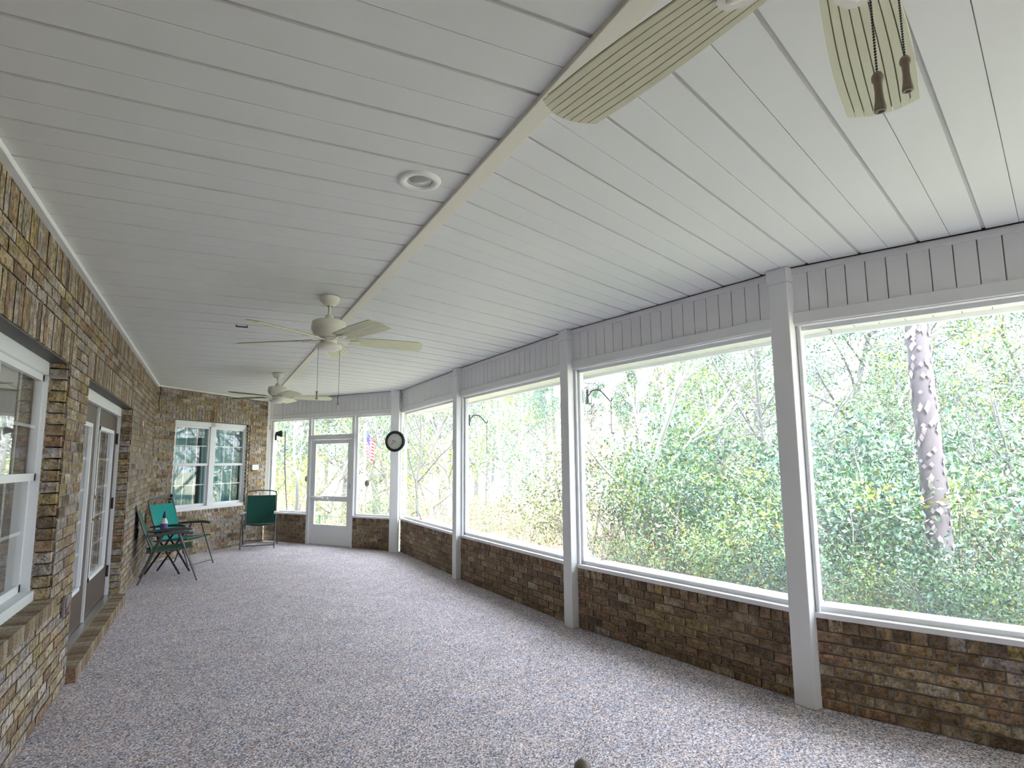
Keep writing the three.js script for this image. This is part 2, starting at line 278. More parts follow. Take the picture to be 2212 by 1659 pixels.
// ---- brown double doors ----
{
  const g = structure('door_1', 'pair of brown glazed doors with white grilles', 'double door'); setFrame(g, [LW, BACK], Lc);
  const { u0, u1, y1 } = DOOR, z = -0.10, F = 0.055, y0 = 0.11, mid = (u0 + u1) / 2;
  part(g, 'door_frame', merged([bx(u0, u0 + F, 0.1, y1, z - 0.1, z), bx(u1 - F, u1, 0.1, y1, z - 0.1, z), bx(u0, u1, y1 - 0.1, y1, z - 0.1, z)]), M.white);
  part(g, 'threshold', bx(u0, u1, 0.085, 0.112, z - 0.12, z + 0.035), M.steel);
  const slab = (s0, s1, right) => {
    const b0 = y0 + 0.008, b1 = y1 - 0.105, zz = z - 0.035, L0 = s0 + 0.19, L1 = s1 - 0.19, q0 = 0.43, q1 = 1.86;
    const leaf = part(g, 'door_leaf', merged([bx(s0, L0, b0, b1, zz - 0.045, zz), bx(L1, s1, b0, b1, zz - 0.045, zz), bx(L0, L1, b0, q0, zz - 0.045, zz), bx(L0, L1, q1, b1, zz - 0.045, zz)]), M.brownDoor);
    const m = 0.035; part(leaf, 'glazing_frame', merged([bx(L0, L0 + m, q0, q1, zz - 0.02, zz + 0.006), bx(L1 - m, L1, q0, q1, zz - 0.02, zz + 0.006), bx(L0, L1, q0, q0 + m, zz - 0.02, zz + 0.006), bx(L0, L1, q1 - m, q1, zz - 0.02, zz + 0.006)]), M.white);
    part(leaf, 'pane', bx(L0 + m, L1 - m, q0 + m, q1 - m, zz - 0.02, zz - 0.0195), M.glass);
    for (let k = 1; k < 3; k++) { const x = L0 + m + (L1 - L0 - 2 * m) * k / 3; part(leaf, 'muntin', bx(x - 0.011, x + 0.011, q0 + m, q1 - m, zz - 0.026, zz - 0.023), M.white); }
    for (let k = 1; k < 5; k++) { const y = q0 + m + (q1 - q0 - 2 * m) * k / 5; part(leaf, 'muntin', bx(L0 + m, L1 - m, y - 0.011, y + 0.011, zz - 0.0265, zz - 0.0235), M.white); }
    if (right) {
      const hx = s0 + 0.085;
      part(leaf, 'handle', merged([new THREE.CylinderGeometry(0.03, 0.03, 0.012, 20).rotateX(Math.PI / 2).translate(hx, 1.0, zz + 0.006), rod(V(hx, 1.0, zz), V(hx, 1.0, zz + 0.055), 0.01, 12), tube([V(hx, 1.0, zz + 0.055), V(hx + 0.05, 1.005, zz + 0.058), V(hx + 0.13, 0.995, zz + 0.052)], 0.011, 8)]), M.brass);
      part(leaf, 'deadbolt', merged([new THREE.CylinderGeometry(0.03, 0.032, 0.02, 20).rotateX(Math.PI / 2).translate(hx, 1.2, zz + 0.01), new THREE.CylinderGeometry(0.016, 0.016, 0.014, 14).rotateX(Math.PI / 2).translate(hx, 1.2, zz + 0.026)]), M.brass);
      for (const y of [0.36, 1.08, 1.78]) part(leaf, 'hinge', merged([bx(s1 - 0.018, s1 + 0.008, y - 0.05, y + 0.05, zz - 0.002, zz + 0.012), rod(V(s1, y - 0.06, zz + 0.012), V(s1, y + 0.06, zz + 0.012), 0.01, 8)]), M.dark);
    } else part(leaf, 'astragal', bx(s1 - 0.012, s1 + 0.012, b0, b1, zz, zz + 0.02), M.white);
  };
  slab(u0 + F, mid - 0.004, false); slab(mid + 0.004, u1 - F, true);
}
// ---- screened bays: knee wall of brick, white sill, header of upright boards, screen in a white frame ----
const bayNames = ['between the clock post and the second post', 'between the second and third posts', 'between the third post and the thick near post', 'beside the thick near post', 'along the near side', 'across the near end'];
let trimNo = 5;
function header(where, a, b, s = 0, e = 0) {
  const g = structure(`trim_${trimNo++}`, `white boarded header beam ${where}`, 'beam', null); const { len: full } = setFrame(g, a, b), len = full - e;
  part(g, 'beam_core', bx(s, len, BEAM + 0.02, H + 0.008, -0.26, -0.085), M.gap);
  part(g, 'top_rail', rbx(s, len, H - 0.045, H - 0.004, -0.09, -0.055, 0.004), M.white);
  part(g, 'casing', merged([rbx(s, len, BEAM - 0.005, BEAM + 0.075, -0.09, -0.05, 0.008), bx(s, len, BEAM - 0.012, BEAM + 0.01, -0.26, -0.06)]), M.white);
  const n = Math.max(1, Math.round((len - s) / 0.112)), p = (len - s) / n; for (let i = 0; i < n; i++) part(g, 'plank', bx(s + i * p + 0.003, s + (i + 1) * p - 0.003, BEAM + 0.07, H - 0.04, -0.085, -0.07), M.headerBoard);
  return g;
}
function kneeWall(where, a, b, u0, u1, seed) {
  const w = structure('wall_right', `low brown brick wall under the screen ${where}`, 'brick wall', null); const f = frameOf(a, b), A = f.at(u0, -0.07); w.position.set(A[0], 0, A[1]); w.rotation.y = f.turn;
  const len = u1 - u0; part(w, 'mortar_core', bx(0, len, 0, SILL - 0.01, -0.2, -0.009), M.mortar);
  layBricks(w, len, SILL - 0.085, [], seed, soldiers(0, len, SILL - 0.083, 0.083, 0.07), 290, 0.0652, 0, KNEE);
  part(w, 'sill', rbx(0, len, SILL - 0.012, SILL + 0.02, -0.36, 0.012, 0.004), M.white);
}
let winNo = 3;
function screenPanel(where, a, b, u0, u1, y0, y1) {
  const g = structure(`window_${winNo++}`, `screened opening ${where}`, 'screen window', null); setFrame(g, a, b); const z0 = -0.16, z1 = -0.115, t = 0.042;
  part(g, 'screen_frame', merged([bx(u0, u0 + t, y0, y1, z0, z1), bx(u1 - t, u1, y0, y1, z0, z1), bx(u0, u1, y0, y0 + 0.03, z0, z1), bx(u0, u1, y1 - 0.03, y1, z0, z1)]), M.white);
  part(g, 'screen', bx(u0 + t, u1 - t, y0 + 0.03, y1 - 0.03, -0.1405, -0.14), M.screen);
}
function post(label, i, prev, next, size = 0.135, turn) {
  const p = P[i], f = prev ? frameOf(prev, p) : frameOf(p, next), d = f.turn;
  const g = thing('porch_post', label, 'post', 0, 0, 0, 0, 'white porch posts'); g.position.set(p[0], 0, p[1]); g.rotation.y = turn ?? d;
  // local x runs along the wall towards the near end, local z into the porch
  part(g, 'shaft', rbx(-size, 0, 0, H - 0.1, -size - 0.03, 0, 0.006), M.white);
  part(g, 'cap', rbx(-size - 0.006, 0.006, H - 0.1, H - 0.001, -size - 0.03, 0.006, 0.005), M.white);
  part(g, 'corner_bead', rod(V(0.012, SILL, -0.085), V(0.012, H - 0.4, -0.085), 0.014, 10), M.white);
  return g;
}
post('white post in the far corner with the round clock hung on it', 0, Rc, P[1], 0.15, frameOf(Rc, P[0]).turn + 0.33);
post('white square post next after the clock post along the low brick wall', 1, P[0]);
post('white square post midway along the low brick wall, third counting the clock post as first', 2, P[1]);
post('thick white square post between the two widest screens, by the tall pine trunk', 3, P[2]);
const all = [...P, P5, [LW, BACK]];
{ // the near end is closed with brick
  const a = P5, b = [LW, BACK], f = frameOf(a, b), w = structure('wall_near', 'brown brick wall closing the near end of the porch', 'brick wall', wallSlab(f.len, H, []), M.mortar); setFrame(w, a, b);
  layBricks(w, f.len, H, [], 401, [], 0);
}
for (let i = 0; i < all.length - 2; i++) {
  const a = all[i], b = all[i + 1], len = frameOf(a, b).len, w = bayNames[i], last = false;
  const s = i === 0 ? -0.07 : 0.0, e = i < 3 ? 0.135 : 0.07; header(w, a, b, i === 0 ? -0.07 : 0, e);
  kneeWall(w, a, b, s, last ? len - 0.02 : len - e, 200 + i);
  screenPanel(w, a, b, s + 0.0, len - e, SILL + 0.02, BEAM - 0.01);
}
// posts behind the camera that carry the near end
for (const [q, lab] of [[P[4], 'white porch post at the bend behind the thick near post'], [[P5[0] - 0.02, P5[1] - 0.1], 'white porch post at the near outer corner of the porch']]) { const g = thing('porch_post', lab, 'post', q[0], 0, q[1], 0, 'white porch posts'); part(g, 'shaft', rbx(-0.07, 0.07, 0, H - 0.001, -0.07, 0.07, 0.006), M.white); }

// ---- far wall with the screen door ----
{
  const a = Rc, b = P[0], where = 'beside the screen door', D0 = 1.10, D1 = 2.28, len = frameOf(a, b).len;
  header('over the screen door', a, b, -0.12, 0.1);
  kneeWall('left of the screen door, behind the dark green chair', a, b, -0.08, D0, 301); kneeWall('between the screen door and the clock post', a, b, D1, len - 0.13, 302);
  screenPanel('between the brick corner and the screen door', a, b, 0.0, D0, SILL + 0.02, BEAM - 0.01); screenPanel('between the screen door and the clock post', a, b, D1, len - 0.11, SILL + 0.02, BEAM - 0.01);
  screenPanel('above the screen door', a, b, D0 + 0.04, D1 - 0.04, 2.0, BEAM - 0.01);
  const jb = structure(`trim_${trimNo++}`, 'white corner board where the brick meets the far screen', 'corner board', bx(-0.16, 0.004, SILL, BEAM + 0.02, -0.24, -0.075), M.white); setFrame(jb, a, b);
  const t = structure(`trim_${trimNo++}`, 'white frame of the screen door with its head bar', 'door frame', merged([bx(D0, D0 + 0.06, 0, BEAM, -0.17, -0.07), bx(D1 - 0.06, D1, 0, BEAM, -0.17, -0.07), bx(D0, D1, 1.94, 2.02, -0.17, -0.07)]), M.white); setFrame(t, a, b);
  const d = structure('door_2', 'white screen door with a middle rail and solid kick panel', 'screen door'); setFrame(d, a, b); const x0 = D0 + 0.065, x1 = D1 - 0.065, s = 0.11, z0 = -0.14, z1 = -0.1;
  part(d, 'stile', bx(x0, x0 + s, 0.01, 1.935, z0, z1), M.white); part(d, 'stile', bx(x1 - s, x1, 0.01, 1.935, z0, z1), M.white); part(d, 'threshold', bx(x0 - 0.005, x1 + 0.005, 0, 0.016, -0.19, -0.09), M.steel);
  part(d, 'top_rail', bx(x0 + s, x1 - s, 1.86, 1.935, z0, z1), M.white); part(d, 'middle_rail', bx(x0 + s, x1 - s, 0.80, 0.89, z0, z1), M.white);
  part(d, 'kick_panel', merged([bx(x0 + s, x1 - s, 0.01, 0.06, z0, z1), bx(x0 + s, x1 - s, 0.06, 0.345, -0.125, -0.112), bx(x0 + s, x1 - s, 0.33, 0.37, z0, z1)]), M.white);
  part(d, 'screen', bx(x0 + s, x1 - s, 0.37, 1.86, -0.1205, -0.12), M.screen);
  part(d, 'closer', merged([rod(V(x0 + 0.02, 0.87, -0.07), V(x0 + 0.36, 0.855, -0.075), 0.018, 10), rod(V(x0 + 0.36, 0.855, -0.075), V(x0 + 0.46, 0.85, -0.08), 0.007, 8), bx(x0 + 0.45, x0 + 0.48, 0.83, 0.87, -0.1, -0.06)]), M.plastic);
  part(d, 'latch', merged([bx(x1 - 0.06, x1 - 0.035, 1.04, 1.12, -0.1, -0.088), tube([V(x1 - 0.05, 1.09, -0.09), V(x1 - 0.07, 1.09, -0.05), V(x1 - 0.14, 1.085, -0.05)], 0.008, 8)]), M.steel);
}

// ---- eaves: boarded soffit and fascia outside, roof on top ----
function soffit(where, a, b, e0, e1) { // e0, e1: how far the outer edge runs on past each end
  const g = structure(`trim_${trimNo++}`, `cream boarded eave soffit outside ${where}`, 'soffit', null); const { len } = setFrame(g, a, b), y = BEAM + 0.055, s = Math.max(0, e0), t = Math.max(0, e1), u0 = -e0, u1 = len + e1;
  part(g, 'soffit_back', bx(-s, len + t, y + 0.012, y + 0.03, -0.74, -0.22), M.soffit);
  const n = Math.round((u1 - u0) / 0.15), p = (u1 - u0) / n; for (let i = 0; i < n; i++) part(g, 'plank', bx(u0 + i * p + 0.003, u0 + (i + 1) * p - 0.003, y, y + 0.012, -0.72, -0.24), M.soffit);
  part(g, 'fascia', bx(u0, u1, y - 0.03, H + 0.25, -0.76, -0.72), M.white);
}
{
  const ring = [Rc, ...all], names = ['the screen door wall', ...bayNames.map((n) => `the screen ${n}`)];
  const ext = ring.map((q, i) => { if (i === 0 || i === ring.length - 1) return 0.5; const d0 = frameOf(ring[i - 1], q).turn, d1 = frameOf(q, ring[i + 1]).turn; return 0.74 * Math.tan(Math.atan2(Math.sin(d0 - d1), Math.cos(d0 - d1)) / 2); });
  for (let i = 0; i < ring.length - 1; i++) soffit(names[i], ring[i], ring[i + 1], ext[i], ext[i + 1]);
}
{
  const o = 0.8, poly = [[LW - 6, BACK + 3], [LW - 6, -12.4], [Rc[0] - 1.2, Rc[1] - 1.2], [Rc[0] + 0.1, Rc[1] - 1.0], [P[0][0] + o, P[0][1] - 0.6], [P[1][0] + o, P[1][1]], [P[2][0] + o, P[2][1]], [P[3][0] + o, P[3][1] - 0.2], [P[4][0] + o, P[4][1] - 0.2], [P5[0] + o, BACK + 3]];
  structure('roof', 'flat roof deck over porch and house', 'roof', flat(poly, H + 0.12, H + 0.28), std({ color: lin(0.2, 0.18, 0.17), roughness: 0.9 }));
}
// ---- ceiling fans ----
function bladeSlat(k, n, L0, L1) { // one ribbed strip of a blade: x outward, z across
  const half = (x) => { const t = (x - L0) / (L1 - L0); return 0.062 + 0.024 * Math.sin(Math.min(1, t * 1.15) * 1.9); };
  const e0 = -1 + 2 * k / n + 0.018, e1 = -1 + 2 * (k + 1) / n - 0.018, S = 8, top = [], bot = [];
  for (let i = 0; i <= S; i++) { const endAt = (e) => L1 - 0.034 * e * e - 0.012 * e, x0 = L0 + (endAt(e0) - L0) * i / S, x1 = L0 + (endAt(e1) - L0) * i / S; bot.push(new THREE.Vector2(x0, half(x0) * e0)); top.push(new THREE.Vector2(x1, half(x1) * e1)); }
  const g = new THREE.ExtrudeGeometry(new THREE.Shape([...bot, ...top.reverse()]), { depth: 0.005, bevelEnabled: false }); g.rotateX(Math.PI / 2); return g;
}
function bladePlate(L0, L1) { const S = 10, a = [], b = []; for (let i = 0; i <= S; i++) { const x = L0 + (L1 - 0.012 - L0) * i / S, t = (x - L0) / (L1 - L0), h = 0.06 + 0.024 * Math.sin(Math.min(1, t * 1.15) * 1.9); a.push(new THREE.Vector2(x - (i === S ? 0.028 : 0), -h)); b.push(new THREE.Vector2(x - (i === S ? 0.045 : 0), h)); } const g = new THREE.ExtrudeGeometry(new THREE.Shape([...a, new THREE.Vector2(L1 - 0.012, 0), ...b.reverse()]), { depth: 0.004, bevelEnabled: false }); g.rotateX(Math.PI / 2); g.translate(0, 0.004, 0); return g; }
const slatGeos = Array.from({ length: 8 }, (_, k) => bladeSlat(k, 8, 0.16, 0.735)), plateGeo = bladePlate(0.16, 0.735);
function ballChain(len) { const b = new THREE.IcosahedronGeometry(0.0022, 0), out = []; for (let y = 0; y < len; y += 0.0048) out.push(b.clone().translate(0, -y, 0)); return mergeGeometries(out); }
const fobGeo = lathe([[0.0001, 0], [0.006, -0.001], [0.0085, -0.006], [0.0085, -0.012], [0.0062, -0.016], [0.0055, -0.03], [0.0065, -0.045], [0.0085, -0.057], [0.0085, -0.062], [0.0045, -0.0625], [0.004, -0.055], [0.0001, -0.055]], 16);
const fobMat = std({ color: lin(0.36, 0.31, 0.25), roughness: 0.55 }), chainMat = std({ color: lin(0.08, 0.075, 0.09), roughness: 0.4, metalness: 0.6 });
function makeFan(name, label, x, z, start, drop1, drop2, ca, cb = ca + 180, pitch = -13) {
  const f = thing(name, label, 'fan', x, H, z, 0, 'ceiling fans');
  part(f, 'canopy', lathe([[0.0001, 0], [0.072, 0], [0.076, -0.012], [0.07, -0.04], [0.045, -0.066], [0.02, -0.075]]), M.fanWhite);
  part(f, 'downrod', lathe([[0.0125, -0.07], [0.0125, -0.14], [0.03, -0.15], [0.036, -0.175], [0.036, -0.19]], 20), M.fanWhite);
  part(f, 'motor_housing', lathe([[0.03, -0.185], [0.105, -0.19], [0.122, -0.2], [0.126, -0.222], [0.126, -0.232], [0.129, -0.234], [0.128, -0.262], [0.124, -0.264], [0.115, -0.29], [0.09, -0.318], [0.06, -0.325]], 40), M.fanWhite);
  part(f, 'switch_housing', lathe([[0.06, -0.322], [0.062, -0.365], [0.085, -0.372], [0.1, -0.39], [0.097, -0.402], [0.06, -0.418], [0.0001, -0.424]], 36), M.fanWhite);
  for (let k = 0; k < 5; k++) {
    const b = new THREE.Group(); const a = start + k * 72;
    const iron = part(f, 'blade_iron', merged([new THREE.ExtrudeGeometry(new THREE.Shape([[0.05, -0.02], [0.1, -0.016], [0.14, -0.03], [0.2, -0.04], [0.235, -0.02], [0.24, 0], [0.235, 0.02], [0.2, 0.04], [0.14, 0.03], [0.1, 0.016], [0.05, 0.02]].map(([p, q]) => new THREE.Vector2(p, q))), { depth: 0.006, bevelEnabled: false }).rotateX(Math.PI / 2).translate(0, -0.34, 0), new THREE.SphereGeometry(0.016, 10, 6).scale(2.2, 0.5, 1).translate(0.19, -0.346, 0)]), M.fanWhite); iron.rotation.y = (90 - a) * R; 
    const plate = part(f, 'blade', plateGeo, M.bladeGroove, 0, -0.333, 0); plate.rotation.set(pitch * R, (90 - a) * R, 0); plate.rotation.order = 'YXZ';
    slatGeos.forEach((s) => part(plate, 'slat', s, M.blade));
  }
  for (const [d, an, q] of [[drop1, ca, 0.082], [drop2, cb, 0.095]]) {
    const cx = Math.sin(an * R) * q, cz = -Math.cos(an * R) * q;
    const c = part(f, 'pull_chain', ballChain(d), chainMat, cx, -0.4, cz); part(c, 'fob', fobGeo, fobMat, 0, -d, 0);
  }
  return f;
}
makeFan('ceiling_fan', 'ceiling fan overhead by the thick near post, its ribbed blades and pull chains hanging lowest', 0.92, -0.575, -9, 0.28, 0.19, 215, 112, 7);
makeFan('ceiling_fan', 'cream ceiling fan with ribbed blades beyond the recessed light', 0.745, -4.6, 17, 0.33, 0.36, 250);
makeFan('ceiling_fan', 'cream ceiling fan nearest the screen door and the curtained window', 0.775, -8.92, 22, 0.33, 0.42, 250);

// ---- recessed ceiling light (switched off) ----
{
  const g = thing('recessed_light', 'round white recessed ceiling light beside the long batten', 'light', 0.775, H, -2.48);
  part(g, 'trim_ring', lathe([[0.058, 0.002], [0.06, -0.006], [0.075, -0.012], [0.092, -0.009], [0.098, 0.001]], 48), M.plastic);
  part(g, 'reflector', lathe([[0.0001, 0.0085], [0.04, 0.008], [0.058, -0.002]], 40), std({ color: lin(0.6, 0.6, 0.58), roughness: 0.25, metalness: 0.9 }));
  part(g, 'lamp_face', lathe([[0.0001, -0.010], [0.025, -0.008], [0.046, -0.001], [0.047, 0.004]], 36), std({ color: lin(0.42, 0.43, 0.40), roughness: 0.15 }));
}
single('ceiling_hook', 'small dark metal bar screwed to the ceiling near the middle fan', 'hook', merged([rod(V(-0.05, -0.018, 0), V(0.05, -0.018, 0), 0.006, 8), rod(V(-0.045, -0.018, 0), V(-0.045, 0, 0), 0.004, 6), rod(V(0.045, -0.018, 0), V(0.045, 0, 0), 0.004, 6)]), std({ color: lin(0.05, 0.045, 0.04), roughness: 0.6 }), 0.185, H, -5.9);

// ---- wall clock on the corner post ----
{
  const f = frameOf(Rc, P[0]), turn = f.turn + 0.33, nx = Math.sin(turn), nz = Math.cos(turn), ax = Math.cos(turn), az = -Math.sin(turn);
  const c = thing('wall_clock', 'round clock with a wide black rim on the far corner post', 'clock', P[0][0] + nx * 0.002 - ax * 0.06, 1.86, P[0][1] + nz * 0.002 - az * 0.06, turn);
  part(c, 'rim', lathe([[0.132, 0.012], [0.135, 0.034], [0.15, 0.042], [0.172, 0.036], [0.18, 0.02], [0.18, 0.0]], 56).rotateX(Math.PI / 2), std({ color: lin(0.012, 0.013, 0.02), roughness: 0.3 }));
  const face = canvasTex(512, 512, (g, w) => { g.fillStyle = '#c9ccc4'; g.fillRect(0, 0, w, w); g.translate(w / 2, w / 2); g.fillStyle = '#55585a'; g.font = '34px serif'; g.textAlign = 'center'; g.textBaseline = 'middle'; for (let k = 1; k <= 12; k++) g.fillText(String(k), Math.sin(k * 30 * R) * 205, -Math.cos(k * 30 * R) * 205); for (let k = 0; k < 60; k++) { g.save(); g.rotate(k * 6 * R); g.fillRect(-1, -240, 2, 10); g.restore(); } g.beginPath(); g.arc(-70, 62, 34, 0, 7); g.strokeStyle = '#7a7d7c'; g.lineWidth = 3; g.stroke(); g.beginPath(); g.arc(70, 62, 34, 0, 7); g.stroke(); });
  part(c, 'dial', new THREE.CircleGeometry(0.136, 48).translate(0, 0, 0.014), std({ map: face, roughness: 0.5 }));
  const hand = (len, w, ang) => { const g = bx(-w / 2, w / 2, -0.015, len, 0.018, 0.021); g.rotateZ(-ang * R); return g; };
  part(c, 'hour_hand', hand(0.06, 0.008, 290), M.dark); part(c, 'minute_hand', hand(0.095, 0.006, 232).translate(0, 0, 0.003), M.dark);
  part(c, 'crystal', new THREE.CircleGeometry(0.134, 48).translate(0, 0, 0.03), M.glass);
}

// ---- folding sling chairs ----
function makeChair(label, fabric, x, z, turn, recline = 0.24, arm = M.armrest) {
  const c = thing('folding_chair', label, 'chair', x, 0, z, turn, 'green folding chairs'), W = 0.26, r = 0.011; // faces +x
  const bx0 = -0.2, by0 = 0.36, bx1 = bx0 - recline, by1 = 0.97;
  const sling = std({ color: fabric, roughness: 0.85, side: THREE.DoubleSide });
  const sheet = (pts, sag, dir) => { const n = 8, p = [], ix = []; const [a, b] = pts; for (let i = 0; i <= n; i++) for (let j = 0; j <= n; j++) { const t = i / n, w = -1 + 2 * j / n, s = sag * (1 - w * w) * Math.sin(Math.PI * (0.12 + 0.76 * t)); p.push(a[0] + (b[0] - a[0]) * t + dir[0] * s, a[1] + (b[1] - a[1]) * t + dir[1] * s, w * (W - 0.01)); if (i < n && j < n) { const k = i * (n + 1) + j; ix.push(k, k + 1, k + n + 1, k + 1, k + n + 2, k + n + 1); } } const g = new THREE.BufferGeometry(); g.setAttribute('position', new THREE.Float32BufferAttribute(p, 3)); g.setIndex(ix); g.computeVertexNormals(); return g; };
  for (const s of [-1, 1]) {
    part(c, 'leg', rod(V(0.1, 0.6, s * (W + 0.02)), V(0.33, 0.006, s * (W + 0.02)), r), M.frame);
    part(c, 'leg', rod(V(-0.08, 0.6, s * (W + 0.035)), V(-0.33, 0.006, s * (W + 0.035)), r), M.frame);
    part(c, 'seat_rail', rod(V(-0.27, 0.385, s * W), V(0.27, 0.43, s * W), r), M.frame);
    const a = new THREE.ExtrudeGeometry(new THREE.Shape([[-0.3, 0.6], [-0.22, 0.612], [0.0, 0.632], [0.16, 0.638], [0.25, 0.62], [0.265, 0.6], [0.24, 0.6], [0.16, 0.612], [0.0, 0.606], [-0.2, 0.592], [-0.3, 0.586]].map(([p, q]) => new THREE.Vector2(p, q))), { depth: 0.055, bevelEnabled: true, bevelSize: 0.004, bevelThickness: 0.004, bevelSegments: 1 });
    part(c, 'armrest', a.translate(0, 0, s * (W + 0.02) - 0.027), arm);
  }
  part(c, 'backrest_frame', tube([V(bx0 - 0.03, by0 - 0.05, -W), V(bx0, by0 + 0.05, -W), V((bx0 + bx1) / 2, (by0 + by1) / 2, -W), V(bx1 + 0.01, by1 - 0.03, -W), V(bx1 - 0.005, by1 + 0.012, -W + 0.05), V(bx1 - 0.012, by1 + 0.03, 0), V(bx1 - 0.005, by1 + 0.012, W - 0.05), V(bx1 + 0.01, by1 - 0.03, W), V((bx0 + bx1) / 2, (by0 + by1) / 2, W), V(bx0, by0 + 0.05, W), V(bx0 - 0.03, by0 - 0.05, W)], r, 6), M.frame);
  part(c, 'backrest', sheet([[bx0 + 0.004, by0 + 0.04], [bx1 + 0.022, by1 - 0.06]], 0.03, [-0.93, -0.36]), sling);
  part(c, 'seat', sheet([[-0.25, 0.392], [0.26, 0.434]], 0.045, [0, -1]), sling);
  part(c, 'crossbar', rod(V(0.31, 0.06, -W - 0.02), V(0.31, 0.06, W + 0.02), 0.009), M.frame); part(c, 'crossbar', rod(V(-0.3, 0.08, -W - 0.035), V(-0.3, 0.08, W + 0.035), 0.009), M.frame);
  part(c, 'crossbar', rod(V(0.17, 0.42, -W - 0.02), V(0.17, 0.42, W + 0.02), 0.009), M.frame); part(c, 'crossbar', rod(V(-0.25, 0.385, -W), V(-0.25, 0.385, W), 0.009), M.frame);
  return c;
}
makeChair('folding chair with a sagging green seat, sideways beside the long brick wall', lin(0.026, 0.115, 0.068), -0.44, -9.32, 3 * R, 0.2);
makeChair('folding chair with a bright teal back under the curtained window', lin(0.006, 0.30, 0.27), -0.33, -10.42, -34 * R, 0.2);
makeChair('folding chair with a dark green back in the corner by the screen door', lin(0.008, 0.075, 0.062), 0.84, -12.12, -98 * R, 0.12, std({ color: lin(0.4, 0.4, 0.4), roughness: 0.35 }));

// ---- black tray stand between the chairs, spray bottle on it ----
{
  const g = thing('folding_stand', 'low black folding stand between the two chairs at the brick wall', 'stand', -0.47, 0, -9.86, -0.5);
  for (const s of [-1, 1]) { part(g, 'leg', rod(V(-0.24, 0.008, s * 0.14), V(0.14, 0.56, s * 0.14), 0.013), M.dark); part(g, 'leg', rod(V(0.24, 0.008, s * 0.12), V(-0.14, 0.56, s * 0.12), 0.013), M.dark); }
  part(g, 'top', rbx(-0.19, 0.19, 0.56, 0.585, -0.17, 0.17, 0.008), M.dark); part(g, 'crossbar', rod(V(0, 0.284, -0.14), V(0, 0.284, 0.14), 0.008), M.dark);
  const b = thing('spray_bottle', 'white and blue bottle with dark cap on the black stand', 'bottle', -0.55, 0.585, -9.84, 0.4);
  part(b, 'body', lathe([[0.0001, 0], [0.042, 0], [0.046, 0.01], [0.046, 0.1], [0.035, 0.14], [0.018, 0.17], [0.016, 0.18]], 24), M.plastic);
  part(b, 'wrap_label', lathe([[0.0465, 0.02], [0.0468, 0.095]], 24), std({ color: lin(0.12, 0.12, 0.38), roughness: 0.5 }));
  part(b, 'cap', lathe([[0.021, 0.17], [0.022, 0.2], [0.014, 0.225], [0.008, 0.26], [0.0001, 0.262]], 20), std({ color: lin(0.03, 0.03, 0.09), roughness: 0.4 }));
}

